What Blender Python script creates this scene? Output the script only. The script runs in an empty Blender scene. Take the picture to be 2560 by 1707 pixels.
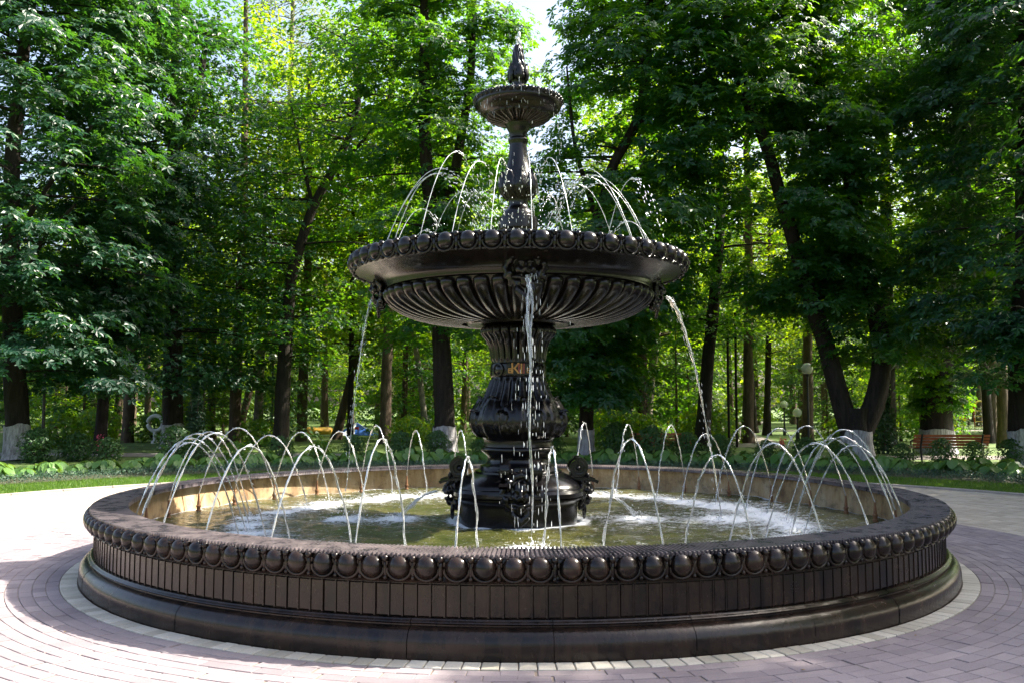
import bpy, math, random
import numpy as np
from mathutils import Vector, Matrix

random.seed(11)
rng = np.random.default_rng(11)
PI = math.pi
R = math.radians
scene = bpy.context.scene
COL = scene.collection

# ------------------------------------------------------------------ camera, sky, sun, exposure
cd = bpy.data.cameras.new('camera')
cd.sensor_width = 36.0
cd.lens = 31.126
cd.clip_start = 0.1
cd.clip_end = 2000
cam = bpy.data.objects.new('camera', cd)
cam.location = (0.0, -10.058, 1.6)
cam.rotation_euler = (PI / 2 + 0.0712, 0.0, 0.0071)
COL.objects.link(cam)
scene.camera = cam

SUN_AZ, SUN_EL = 15.0, 45.0            # azimuth counted from +X towards +Y
world = bpy.data.worlds.new('World')
scene.world = world
world.use_nodes = True
wn, wl = world.node_tree.nodes, world.node_tree.links
wn.clear()
w_out = wn.new('ShaderNodeOutputWorld')
w_bg = wn.new('ShaderNodeBackground')
w_sky = wn.new('ShaderNodeTexSky')
w_sky.sky_type = 'NISHITA'
w_sky.sun_disc = False
w_sky.sun_elevation = R(SUN_EL)
w_sky.sun_rotation = R(90 - SUN_AZ)
w_sky.air_density = 1.0
w_sky.dust_density = 5.0
w_sky.ozone_density = 1.0
w_bg.inputs['Strength'].default_value = 0.115
w_hs = wn.new('ShaderNodeHueSaturation')          # thin summer haze: a paler sky
w_hs.inputs['Saturation'].default_value = 0.9
wl.new(w_sky.outputs[0], w_hs.inputs['Color'])
wl.new(w_hs.outputs[0], w_bg.inputs['Color'])
wl.new(w_bg.outputs[0], w_out.inputs['Surface'])

sd = bpy.data.lights.new('sun', 'SUN')
sd.energy = 5.0
sd.angle = R(0.53)
sd.color = (1.0, 0.93, 0.80)
sun = bpy.data.objects.new('sun', sd)
sdir = Vector((math.cos(R(SUN_EL)) * math.cos(R(SUN_AZ)), math.cos(R(SUN_EL)) * math.sin(R(SUN_AZ)), math.sin(R(SUN_EL))))
sun.rotation_euler = sdir.to_track_quat('Z', 'Y').to_euler()
sun.location = (30, 5, 30)
COL.objects.link(sun)

scene.view_settings.view_transform = 'Standard'
scene.view_settings.look = 'None'
scene.view_settings.exposure = 1.9
scene.view_settings.gamma = 1.0
scene.view_settings.use_curve_mapping = False
scene.render.engine = 'CYCLES'
scene.cycles.max_bounces = 8
scene.cycles.diffuse_bounces = 4
scene.cycles.glossy_bounces = 3
scene.cycles.transmission_bounces = 6
scene.cycles.transparent_max_bounces = 8
scene.cycles.sample_clamp_indirect = 6.0
scene.cycles.caustics_reflective = False
scene.cycles.caustics_refractive = False

# ------------------------------------------------------------------ object helpers
def tag(o, label=None, cat=None, group=None, kind=None):
    if label: o['label'] = label
    if cat: o['category'] = cat
    if group: o['group'] = group
    if kind: o['kind'] = kind
    return o

def link(o, parent=None):
    COL.objects.link(o)
    if parent is not None: o.parent = parent
    return o

def thing(name, label, cat, loc=(0, 0, 0), rz=0.0, group=None):
    o = bpy.data.objects.new(name, None)
    o.location = loc
    o.rotation_euler = (0, 0, rz)
    o.empty_display_size = 0.2
    link(o)
    return tag(o, label, cat, group)

def make_mesh(name, chunks, mat, smooth=True, sharp=None):
    vs, loops, tots, vals = [], [], [], []
    off = 0
    has_val = False
    for ch in chunks:
        V = np.asarray(ch[0], dtype=np.float64).reshape(-1, 3)
        F = ch[1]
        if isinstance(F, np.ndarray):
            loops.append((F + off).ravel())
            tots.append(np.full(len(F), F.shape[1], dtype=np.int64))
        else:
            for f in F:
                loops.append(np.asarray(f, dtype=np.int64) + off)
            tots.append(np.array([len(f) for f in F], dtype=np.int64))
        if len(ch) > 2:
            has_val = True
            v = np.asarray(ch[2], dtype=np.float64)
            vals.append(np.full(len(V), float(v)) if v.ndim == 0 else v)
        else:
            vals.append(np.full(len(V), 0.5))
        vs.append(V)
        off += len(V)
    V = np.concatenate(vs); L = np.concatenate(loops).astype(np.int32); T = np.concatenate(tots).astype(np.int32)
    me = bpy.data.meshes.new(name)
    me.vertices.add(len(V)); me.vertices.foreach_set('co', V.astype(np.float32).ravel())
    me.loops.add(len(L)); me.loops.foreach_set('vertex_index', L)
    me.polygons.add(len(T))
    st = np.zeros(len(T), dtype=np.int32); st[1:] = np.cumsum(T)[:-1]
    me.polygons.foreach_set('loop_start', st)
    me.polygons.foreach_set('use_smooth', np.full(len(T), smooth, dtype=bool))
    me.update(calc_edges=True)
    if has_val:
        a = me.attributes.new('v', 'FLOAT', 'POINT')
        a.data.foreach_set('value', np.concatenate(vals).astype(np.float32))
    if smooth and sharp: me.set_sharp_from_angle(angle=R(sharp))
    for m in (mat if isinstance(mat, (list, tuple)) else [mat]): me.materials.append(m)
    return me

def obj(name, chunks, mat, parent=None, smooth=True, sharp=None, loc=None, rz=None):
    me = chunks if isinstance(chunks, bpy.types.Mesh) else make_mesh(name, chunks, mat, smooth, sharp)
    o = bpy.data.objects.new(name, me)
    if loc is not None: o.location = loc
    if rz is not None: o.rotation_euler = (0, 0, rz)
    return link(o, parent)

def copy_tree(o, parent=None):
    c = o.copy(); COL.objects.link(c)
    if parent is not None: c.parent = parent
    for ch in list(o.children): copy_tree(ch, c)
    return c

# ------------------------------------------------------------------ shape helpers: each returns (verts, faces)
def grid_faces(n, m, wrap_n=False, wrap_m=False):
    """n rows x m columns of vertices (row major)."""
    i = np.arange(n if wrap_n else n - 1); j = np.arange(m if wrap_m else m - 1)
    I, J = np.meshgrid(i, j, indexing='ij')
    I2, J2 = (I + 1) % n, (J + 1) % m
    return np.stack([I * m + J, I2 * m + J, I2 * m + J2, I * m + J2], -1).reshape(-1, 4)

def lathe(prof, n=96, a0=0.0, a1=2 * PI, mod=None):
    p = np.array(prof, float)
    full = abs(a1 - a0 - 2 * PI) < 1e-6
    t = a0 + (a1 - a0) * np.arange(n if full else n + 1) / n
    r = np.repeat(p[:, 0][None], len(t), 0); z = np.repeat(p[:, 1][None], len(t), 0)
    if mod is not None: r = r * mod(t[:, None], z)
    V = np.stack([r * np.cos(t)[:, None], r * np.sin(t)[:, None], z], -1).reshape(-1, 3)
    return V, grid_faces(len(t), len(p), wrap_n=full)

def smooth_prof(rows, k=4):
    """Catmull-Rom through (r, z) rows."""
    p = np.array(rows, float)
    P = np.vstack([2 * p[0] - p[1], p, 2 * p[-1] - p[-2]])
    out = []
    for i in range(1, len(P) - 2):
        for j in range(k):
            t = j / k
            a, b, c, d = P[i - 1], P[i], P[i + 1], P[i + 2]
            out.append(0.5 * (2 * b + (c - a) * t + (2 * a - 5 * b + 4 * c - d) * t * t + (3 * b - a - 3 * c + d) * t ** 3))
    out.append(P[-2])
    return np.array(out)

def tube(pts, rad, k=8, caps=True, squash=None):
    P = np.asarray(pts, float); n = len(P)
    rad = np.full(n, rad) if np.isscalar(rad) else np.asarray(rad, float)
    T = np.gradient(P, axis=0); T /= np.linalg.norm(T, axis=1)[:, None] + 1e-9
    ref = np.array([0, 0, 1.0]) if abs(T[:, 2]).mean() < 0.8 else np.array([1.0, 0, 0])
    A = np.cross(T, ref); A /= np.linalg.norm(A, axis=1)[:, None] + 1e-9
    B = np.cross(T, A)
    t = 2 * PI * np.arange(k) / k
    c, s = np.cos(t)[None, :, None], np.sin(t)[None, :, None]
    if squash is not None:
        ph = squash[:, None]
        rr = 1.0 + 0.38 * np.cos(2 * (t[None, :] - ph))
        rr = rr[:, :, None]
    else: rr = 1.0
    V = (P[:, None] + rad[:, None, None] * rr * (A[:, None] * c + B[:, None] * s)).reshape(-1, 3)
    F = [grid_faces(n, k, wrap_m=True)]
    if caps:
        return [(V, F[0]), (V[:k], [list(range(k))[::-1]]), (V[-k:], [list(range(k))])]
    return [(V, F[0])]

def box(c, s, rz=0.0):
    x, y, z = np.array(s, float) / 2
    V = np.array([[-x, -y, -z], [x, -y, -z], [x, y, -z], [-x, y, -z], [-x, -y, z], [x, -y, z], [x, y, z], [-x, y, z]])
    if rz:
        cc, ss = math.cos(rz), math.sin(rz)
        V = V @ np.array([[cc, ss, 0], [-ss, cc, 0], [0, 0, 1]])
    return V + np.array(c, float), np.array([[0, 3, 2, 1], [4, 5, 6, 7], [0, 1, 5, 4], [1, 2, 6, 5], [2, 3, 7, 6], [3, 0, 4, 7]])

def ball(c, r, nu=12, nv=8):
    r = np.array([r, r, r] if np.isscalar(r) else r, float)
    th = np.linspace(0.02, PI - 0.02, nv + 1); ph = 2 * PI * np.arange(nu) / nu
    V = np.stack([np.sin(th)[:, None] * np.cos(ph), np.sin(th)[:, None] * np.sin(ph), np.cos(th)[:, None] * np.ones(nu)], -1).reshape(-1, 3)
    return V * r + np.array(c, float), grid_faces(nv + 1, nu, wrap_m=True)[:, ::-1]

def wedge(r0, r1, half, zt, zb, bev=0.004, n=1):
    """a paving stone between two radii, centred on angle 0, its top edges chamfered."""
    out = []
    for (a, b, h, z) in ((r0, r1, half, zb), (r0, r1, half, zt - bev), (r0 + bev, r1 - bev, half - bev / r0, zt)):
        out += [[a * math.cos(-h), a * math.sin(-h), z], [b * math.cos(-h), b * math.sin(-h), z], [b * math.cos(h), b * math.sin(h), z], [a * math.cos(h), a * math.sin(h), z]]
    F = [[8, 9, 10, 11]]
    for l in (0, 4):
        for i in range(4): F.append([l + i, l + (i + 1) % 4, l + 4 + (i + 1) % 4, l + 4 + i])
    return np.array(out), np.array(F)

def rot_z(V, a):
    c, s = math.cos(a), math.sin(a)
    return np.asarray(V) @ np.array([[c, s, 0], [-s, c, 0], [0, 0, 1]])

def ripple(x, y, seeds, amp=1.0):
    z = 0
    for (kx, ky, ph, a) in seeds: z = z + a * np.sin(kx * x + ky * y + ph)
    return z * amp

# ------------------------------------------------------------------ materials
class NT:
    def __init__(self, name):
        self.m = bpy.data.materials.new(name); self.m.use_nodes = True
        self.n, self.l = self.m.node_tree.nodes, self.m.node_tree.links
        self.n.clear()
        self.out = self.n.new('ShaderNodeOutputMaterial')
    def new(self, t, **kw):
        x = self.n.new(t)
        for k, v in kw.items():
            if k in x.inputs.keys(): x.inputs[k].default_value = v
            else: setattr(x, k, v)
        return x
    def link(self, a, b): self.l.new(a, b)
    def pos(self, scale=(1, 1, 1)):
        g = self.new('ShaderNodeNewGeometry'); mp = self.new('ShaderNodeMapping'); mp.inputs['Scale'].default_value = scale
        self.link(g.outputs['Position'], mp.inputs['Vector']); return mp.outputs[0]
    def noise(self, vec, scale, detail=4, rough=0.6):
        x = self.new('ShaderNodeTexNoise'); x.inputs['Scale'].default_value = scale; x.inputs['Detail'].default_value = detail; x.inputs['Roughness'].default_value = rough
        if vec is not None: self.link(vec, x.inputs['Vector'])
        return x.outputs['Fac']
    def ramp(self, fac, stops):
        x = self.new('ShaderNodeValToRGB'); e = x.color_ramp.elements
        while len(e) < len(stops): e.new(0.5)
        for i, (p, c) in enumerate(stops):
            e[i].position = p; e[i].color = (*c, 1) if len(c) == 3 else c
        self.link(fac, x.inputs['Fac']); return x.outputs['Color']
    def mixc(self, fac, a, b, mode='MIX'):
        x = self.new('ShaderNodeMix', data_type='RGBA', blend_type=mode)
        for v, k in ((fac, 0), (a, 6), (b, 7)):
            if hasattr(v, 'links'): self.link(v, x.inputs[k])
            else: x.inputs[k].default_value = v if k == 0 else (*v, 1)
        return x.outputs[2]
    def math(self, op, a, b=0.0):
        x = self.new('ShaderNodeMath', operation=op)
        for v, k in ((a, 0), (b, 1)):
            if hasattr(v, 'links'): self.link(v, x.inputs[k])
            else: x.inputs[k].default_value = v
        return x.outputs[0]
    def bump(self, h, strength=0.3, dist=0.01):
        x = self.new('ShaderNodeBump'); x.inputs['Strength'].default_value = strength; x.inputs['Distance'].default_value = dist
        self.link(h, x.inputs['Height']); return x.outputs['Normal']
    def attr(self, name='v'):
        x = self.new('ShaderNodeAttribute'); x.attribute_name = name; return x.outputs['Fac']
    def principled(self, **kw):
        p = self.new('ShaderNodeBsdfPrincipled')
        for k, v in kw.items():
            key = k.replace('_', ' ')
            if hasattr(v, 'links'): self.link(v, p.inputs[key])
            elif key == 'Base Color' or key.endswith('Tint'): p.inputs[key].default_value = (*v, 1)
            else: p.inputs[key].default_value = v
        return p
    def finish(self, sh):
        self.link(sh.outputs[0] if hasattr(sh, 'outputs') else sh, self.out.inputs['Surface']); return self.m

def basic(name, c1, c2, scale=4.0, rough=0.6, bump=0.0, bscale=40.0, stretch=(1, 1, 1), spec=0.5, vary=0.0, bdist=0.01, metallic=0.0, rvar=0.0, coat=0.0):
    t = NT(name); p = t.pos(stretch)
    n = t.noise(p, scale)
    c = t.ramp(n, [(0.3, c1), (0.7, c2)])
    if vary:
        v = t.attr('v')
        hs = t.new('ShaderNodeHueSaturation')
        t.link(c, hs.inputs['Color'])
        t.link(t.math('ADD', t.math('MULTIPLY', v, vary), 1 - vary / 2), hs.inputs['Value'])
        c = hs.outputs['Color']
    kw = dict(Base_Color=c, Roughness=rough, Specular_IOR_Level=spec, Metallic=metallic)
    if coat: kw['Coat_Weight'] = coat; kw['Coat_Roughness'] = 0.16
    if rvar: kw['Roughness'] = t.math('ADD', t.math('MULTIPLY', t.noise(p, scale * 2.3), rvar), rough - rvar / 2)
    if bump: kw['Normal'] = t.bump(t.noise(p, bscale, 5), bump, bdist)
    return t.finish(t.principled(**kw))

M = {}
def iron(name, dark, dust, amount, rough=0.24):
    t = NT(name); p = t.pos(); q = t.pos((3.2, 3.2, 0.55))
    k = t.math('ADD', t.math('MULTIPLY', t.noise(q, 2.6, 6, 0.68), 0.6), t.math('MULTIPLY', t.noise(p, 3.1, 5, 0.65), 0.4))
    k = t.ramp(k, [(0.40, (0, 0, 0)), (0.66, (1, 1, 1))])
    k = t.math('MULTIPLY', k, amount)
    c = t.mixc(k, dark, dust)
    fine = t.noise(p, 70, 4, 0.6)
    r = t.math('ADD', t.math('ADD', t.math('MULTIPLY', k, 0.20), rough), t.math('MULTIPLY', t.math('SUBTRACT', t.noise(p, 14, 4), 0.5), 0.16))
    h = t.math('ADD', t.math('MULTIPLY', fine, 0.35), t.noise(p, 17, 4, 0.6))
    return t.finish(t.principled(Base_Color=c, Roughness=r, Specular_IOR_Level=0.36, Normal=t.bump(h, 0.28, 0.008)))
M['iron'] = iron('cast_iron_black', (0.0026, 0.0025, 0.0034), (0.012, 0.009, 0.008), 0.4, 0.18)
M['iron_wall'] = iron('cast_iron_dusty', (0.0036, 0.0030, 0.0036), (0.066, 0.037, 0.023), 0.5, 0.19)
M['iron_top'] = iron('cast_iron_coping', (0.022, 0.020, 0.027), (0.20, 0.165, 0.165), 0.8, 0.24)
M['iron_bowl'] = iron('cast_iron_bowl', (0.0028, 0.0025, 0.0032), (0.026, 0.016, 0.011), 0.4, 0.18)
M['hole_shade'] = basic('dark_hole_shade', (0.006, 0.005, 0.005), (0.012, 0.01, 0.009), 5, 0.7)
M['nozzle'] = basic('rusty_brass', (0.10, 0.045, 0.02), (0.22, 0.10, 0.04), 20, 0.55, 0.3, 90)
M['gold'] = basic('gold_paint', (0.26, 0.12, 0.03), (0.40, 0.20, 0.05), 30, 0.4, metallic=0.3)
M['red_paint'] = basic('dark_red_paint', (0.16, 0.02, 0.015), (0.22, 0.035, 0.02), 20, 0.5)

def lining():
    t = NT('stained_pool_lining')
    p = t.pos((2.2, 2.2, 0.7)); q = t.pos((1, 1, 1))
    c = t.ramp(t.noise(p, 2.2, 6, 0.65), [(0.28, (0.16, 0.085, 0.035)), (0.48, (0.36, 0.25, 0.13)), (0.7, (0.50, 0.41, 0.28))])
    k = t.ramp(t.noise(q, 7, 5, 0.7), [(0.48, (0, 0, 0)), (0.66, (1, 1, 1))])
    c = t.mixc(t.math('MULTIPLY', k, 0.6), c, (0.055, 0.042, 0.03))
    return t.finish(t.principled(Base_Color=c, Roughness=0.75, Normal=t.bump(t.noise(q, 40), 0.35)))
M['lining'] = lining()

def paver(name, c1, c2, c3):
    t = NT(name); p = t.pos()
    c = t.ramp(t.attr('v'), [(0.0, c1), (0.5, c2), (1.0, c3)])
    dirt = t.ramp(t.noise(p, 1.3, 5), [(0.35, (0.80, 0.80, 0.80)), (0.65, (1.0, 1.0, 1.0))])
    c = t.mixc(1.0, c, dirt, 'MULTIPLY')
    sp = t.ramp(t.noise(p, 90, 3), [(0.35, (0.86, 0.86, 0.86)), (0.6, (1, 1, 1))])
    c = t.mixc(1.0, c, sp, 'MULTIPLY')
    return t.finish(t.principled(Base_Color=c, Roughness=0.82, Specular_IOR_Level=0.3, Normal=t.bump(t.noise(p, 120), 0.35, 0.004)))
M['paver_red'] = paver('red_paver', (0.225, 0.190, 0.205), (0.265, 0.225, 0.238), (0.31, 0.265, 0.272))
M['paver_cream'] = paver('cream_paver', (0.42, 0.36, 0.29), (0.48, 0.41, 0.33), (0.54, 0.47, 0.39))
M['stone_white'] = paver('cream_border_stone', (0.40, 0.37, 0.30), (0.52, 0.48, 0.40), (0.60, 0.56, 0.48))
M['sand'] = basic('joint_sand', (0.17, 0.135, 0.11), (0.25, 0.20, 0.16), 14, 0.9)
M['kerb'] = basic('grey_kerb', (0.24, 0.21, 0.19), (0.33, 0.29, 0.26), 6, 0.8, 0.3)
M['path'] = basic('asphalt_path', (0.17, 0.15, 0.14), (0.25, 0.22, 0.20), 2.5, 0.85, 0.3, 60)
M['lawn'] = basic('lawn_green', (0.055, 0.10, 0.018), (0.11, 0.17, 0.03), 1.3, 0.8, 0.6, 50, bdist=0.03)
M['soil'] = basic('bed_soil', (0.03, 0.03, 0.015), (0.05, 0.055, 0.02), 4, 0.9, 0.5, 30)
M['bark'] = basic('dark_bark', (0.010, 0.008, 0.007), (0.034, 0.026, 0.020), 3.0, 0.85, 0.9, 9, stretch=(3, 3, 0.7), bdist=0.04, spec=0.25)
M['bark_brown'] = basic('brown_bark', (0.05, 0.035, 0.025), (0.13, 0.092, 0.065), 3.0, 0.85, 0.9, 9, stretch=(3, 3, 0.8), bdist=0.04, spec=0.25)
M['bark_pale'] = basic('pale_bark', (0.10, 0.085, 0.07), (0.30, 0.26, 0.21), 2.6, 0.8, 0.8, 9, stretch=(2, 2, 1.6), bdist=0.03, spec=0.25)

def limewash():
    t = NT('lime_wash'); p = t.pos((5, 5, 0.9))
    k = t.ramp(t.noise(p, 3.5, 6, 0.7), [(0.33, (0.13, 0.11, 0.11)), (0.58, (0.42, 0.41, 0.43))])
    return t.finish(t.principled(Base_Color=k, Roughness=0.9, Normal=t.bump(t.noise(p, 5), 0.9, 0.03)))
M['limewash'] = limewash()

def leafmat(name, lo, hi, tr_lo, tr_hi, trans=0.42, rough=0.42, spec=0.5):
    t = NT(name)
    v = t.attr('v')
    c = t.ramp(v, [(0.0, lo), (1.0, hi)])
    tc = t.ramp(v, [(0.0, tr_lo), (1.0, tr_hi)])
    p = t.principled(Base_Color=c, Roughness=rough, Specular_IOR_Level=spec)
    tr = t.new('ShaderNodeBsdfTranslucent'); t.link(tc, tr.inputs['Color'])
    mx = t.new('ShaderNodeMixShader'); mx.inputs[0].default_value = trans
    t.link(p.outputs[0], mx.inputs[1]); t.link(tr.outputs[0], mx.inputs[2])
    return t.finish(mx)
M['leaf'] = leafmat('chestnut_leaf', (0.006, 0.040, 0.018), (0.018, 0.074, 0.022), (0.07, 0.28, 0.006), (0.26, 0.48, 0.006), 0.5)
M['leaf_cool'] = leafmat('shaded_chestnut_leaf', (0.007, 0.036, 0.024), (0.020, 0.070, 0.034), (0.04, 0.18, 0.012), (0.12, 0.30, 0.014), 0.38, 0.4)  # chestnut leaf with shade put into its darker, bluer colour
M['leaf_light'] = leafmat('sunlit_maple_leaf', (0.025, 0.095, 0.018), (0.070, 0.15, 0.022), (0.20, 0.46, 0.006), (0.50, 0.60, 0.006), 0.55)  # sunlight painted in: brighter, yellower than the chestnut leaf
M['leaf_far'] = leafmat('sunlit_far_leaf', (0.030, 0.085, 0.02), (0.075, 0.14, 0.028), (0.15, 0.38, 0.008), (0.44, 0.55, 0.010), 0.5)  # sunlit look of the background put into a raised leaf colour
M['leaf_poplar'] = leafmat('poplar_leaf', (0.10, 0.15, 0.07), (0.20, 0.25, 0.13), (0.25, 0.34, 0.08), (0.40, 0.46, 0.15), 0.4, 0.35)
M['leaf_shrub'] = leafmat('shrub_leaf', (0.018, 0.065, 0.020), (0.05, 0.12, 0.03), (0.10, 0.24, 0.02), (0.20, 0.34, 0.03), 0.35)
M['leaf_thuja'] = leafmat('thuja_leaf', (0.012, 0.045, 0.020), (0.03, 0.08, 0.028), (0.05, 0.13, 0.02), (0.08, 0.18, 0.02), 0.25)
M['leaf_hosta'] = leafmat('hosta_leaf', (0.055, 0.145, 0.030), (0.11, 0.21, 0.045), (0.16, 0.30, 0.03), (0.25, 0.40, 0.05), 0.3, 0.4)
M['leaf_cover'] = leafmat('ground_cover_leaf', (0.030, 0.075, 0.045), (0.065, 0.12, 0.075), (0.05, 0.12, 0.05), (0.08, 0.16, 0.06), 0.2, 0.5)
M['grass'] = leafmat('grass_blade', (0.045, 0.11, 0.012), (0.09, 0.17, 0.02), (0.12, 0.26, 0.01), (0.20, 0.34, 0.02), 0.35, 0.5)
M['flower_pink'] = basic('pink_petal', (0.62, 0.05, 0.14), (0.75, 0.14, 0.24), 20, 0.6)
M['flower_red'] = basic('red_petal', (0.60, 0.03, 0.03), (0.72, 0.08, 0.05), 20, 0.6)
M['flower_white'] = basic('white_blossom', (0.55, 0.52, 0.46), (0.75, 0.72, 0.66), 20, 0.6)
M['bench_wood'] = basic('orange_stained_wood', (0.30, 0.065, 0.020), (0.44, 0.11, 0.035), 5, 0.45, 0.3, 30, stretch=(1, 8, 8))
M['black_metal'] = basic('black_painted_metal', (0.012, 0.012, 0.012), (0.02, 0.02, 0.02), 8, 0.4)
M['globe'] = basic('milky_glass_globe', (0.74, 0.72, 0.68), (0.80, 0.78, 0.74), 3, 0.25)
M['white_stone'] = basic('white_stone', (0.55, 0.54, 0.52), (0.66, 0.65, 0.63), 4, 0.7)
M['blue_cloth'] = basic('blue_canvas', (0.02, 0.09, 0.42), (0.035, 0.15, 0.55), 6, 0.6)
M['white_cloth'] = basic('white_canvas', (0.68, 0.70, 0.74), (0.78, 0.79, 0.82), 6, 0.6)
M['yellow_cloth'] = basic('yellow_orange_vinyl', (0.72, 0.34, 0.04), (0.80, 0.52, 0.10), 3, 0.5)
M['red_plastic'] = basic('red_painted_steel', (0.55, 0.03, 0.02), (0.62, 0.05, 0.03), 4, 0.4)
M['yellow_plastic'] = basic('yellow_painted_steel', (0.62, 0.42, 0.04), (0.70, 0.50, 0.06), 4, 0.4)

def water_jet_mat():
    t = NT('jet_water')
    g = t.new('ShaderNodeBsdfGlass'); g.inputs['IOR'].default_value = 1.33; g.inputs['Roughness'].default_value = 0.05
    d = t.principled(Base_Color=(0.80, 0.84, 0.88), Roughness=0.12, Specular_IOR_Level=0.8)
    p = t.pos((1, 1, 0.6))
    f = t.math('ADD', t.math('MULTIPLY', t.noise(p, 34, 4), 0.5), -0.02)
    mx = t.new('ShaderNodeMixShader'); t.link(f, mx.inputs[0]); t.link(g.outputs[0], mx.inputs[1]); t.link(d.outputs[0], mx.inputs[2])
    return t.finish(mx)
M['jet'] = water_jet_mat()

def drops_mat():
    t = NT('splash_water')
    return t.finish(t.principled(Base_Color=(0.86, 0.89, 0.93), Roughness=0.15, Specular_IOR_Level=0.8, Transmission_Weight=0.35, IOR=1.33))
M['drops'] = drops_mat()

def pool_mat():
    t = NT('pool_water')
    p = t.pos()
    a = t.attr('v')
    n1 = t.noise(t.pos((1, 1.6, 1)), 6.5, 6, 0.7)
    n2 = t.noise(t.pos((1, 1.5, 1)), 30, 5, 0.75)  # fine white flecks: foam, plus sparkle painted into the water colour
    f = t.math('ADD', t.math('MULTIPLY', n1, 0.48), t.math('MULTIPLY', n2, 0.52))
    f = t.math('ADD', f, a)
    foam = t.ramp(f, [(0.55, (0, 0, 0)), (0.67, (1, 1, 1))])
    deep = t.ramp(t.noise(p, 1.1, 4), [(0.35, (0.034, 0.042, 0.010)), (0.65, (0.085, 0.082, 0.022))])
    c = t.mixc(foam, deep, (0.72, 0.75, 0.78))
    rough = t.math('ADD', t.math('MULTIPLY', foam, 0.45), 0.04)
    h = t.math('ADD', t.noise(t.pos((1, 1.5, 1)), 16, 4, 0.6), t.math('MULTIPLY', foam, 0.4))
    return t.finish(t.principled(Base_Color=c, Roughness=rough, IOR=1.33, Specular_IOR_Level=0.5, Normal=t.bump(h, 0.9, 0.04)))
M['pool'] = pool_mat()

# ------------------------------------------------------------------ the ground: lawn, plaza, path
ZL = -0.03
a = 2 * PI * np.arange(96) / 96
V = np.concatenate([np.stack([10.78 * np.cos(a), 10.78 * np.sin(a), np.full(96, ZL)], -1),
                    np.stack([40 * np.cos(a), 40 * np.sin(a), np.full(96, ZL)], -1),
                    np.stack([600 * np.cos(a), 600 * np.sin(a), np.full(96, ZL)], -1)])
tag(obj('lawn', [(V, grid_faces(3, 96, wrap_m=True))], M['lawn'], smooth=False), 'green park lawn under the trees around the plaza', kind='structure')

pave = obj('pavement', [lathe([(0.5, -0.007), (10.74, -0.007), (10.74, -0.05)], 256)], M['sand'], smooth=False)
tag(pave, 'round paved plaza of red and cream paving stones', kind='structure')

def kept(r, t, hide_front=True):
    """is this spot of the plaza within what the photo can show (with a margin)?"""
    x, y = r * math.cos(t), r * math.sin(t)
    d = y + 10.058
    return d > 3.6 and abs(x) < 0.72 * d + 1.0

# one ring of cream border stones round the plinth
NB = 246
bm_ = [make_mesh('border_stone', [(*wedge(4.437, 4.578, PI / NB - 0.0009, 0.006, -0.03, 0.005), v)], M['stone_white'], smooth=False) for v in (0.1, 0.35, 0.55, 0.75, 0.95)]
for i in range(NB):
    t = 2 * PI * i / NB
    o = obj('border_stone', random.choice(bm_), None, pave, rz=t)
    o.location.z = random.uniform(-0.002, 0.002)

rows = []
r = 4.584
while r < 10.6:
    w = 0.105 if r < 6.2 else 0.125
    rows.append((r, r + w)); r += w
cand, rest = [], {'r': [], 'c': []}
for ri, (r0, r1) in enumerate(rows):
    n = int(round(2 * PI * r0 / 0.205))
    red = r0 < 6.2
    half = PI / n - 0.0024 / r0
    for k in range(n):
        t = 2 * PI * (k + (0.5 if ri % 2 else 0.0) + random.uniform(-0.06, 0.06)) / n
        if not kept(r0, t): continue
        t = (t + PI) % (2 * PI) - PI
        x, y = r0 * math.cos(t), r0 * math.sin(t)
        d = y + 10.058
        infr = red and y < 0 and abs(x) < 0.585 * d and d > 5.02
        cand.append((d if infr else 99, ri, t, half, r0, r1, red))
cand.sort()
pm = {}
for j, (d, ri, t, half, r0, r1, red) in enumerate(cand):
    if j < 300 and d < 99:
        key = (ri, random.randrange(4))
        if key not in pm:
            pm[key] = make_mesh('paver', [(*wedge(r0 + 0.0022, r1 - 0.0022, half, 0.0, -0.03, 0.003), random.random())], M['paver_red'], smooth=False)
        o = obj('paver', pm[key], None, pave, rz=t)
        o.location.z = random.uniform(-0.0025, 0.002)
    else:
        Vw, Fw = wedge(r0 + 0.0022, r1 - 0.0022, half, random.uniform(-0.0025, 0.002), -0.03, 0.003)
        rest['r' if red else 'c'].append((rot_z(Vw, t), Fw, random.random()))
for k, m in (('r', 'paver_red'), ('c', 'paver_cream')):
    o = obj('red_paver_field' if k == 'r' else 'cream_paver_field', rest[k], M[m], pave, smooth=False); tag(o, kind='stuff')

# kerb ring between plaza and grass, built of long kerb stones
km = make_mesh('kerb_stone', [wedge(10.66, 10.78, PI / 72 - 0.0006, 0.035, -0.06, 0.008)], M['kerb'], smooth=False)
for i in range(72):
    t = 2 * PI * i / 72
    if R(18) < t < R(162): obj('kerb_stone', km, None, pave, rz=t)

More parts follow.
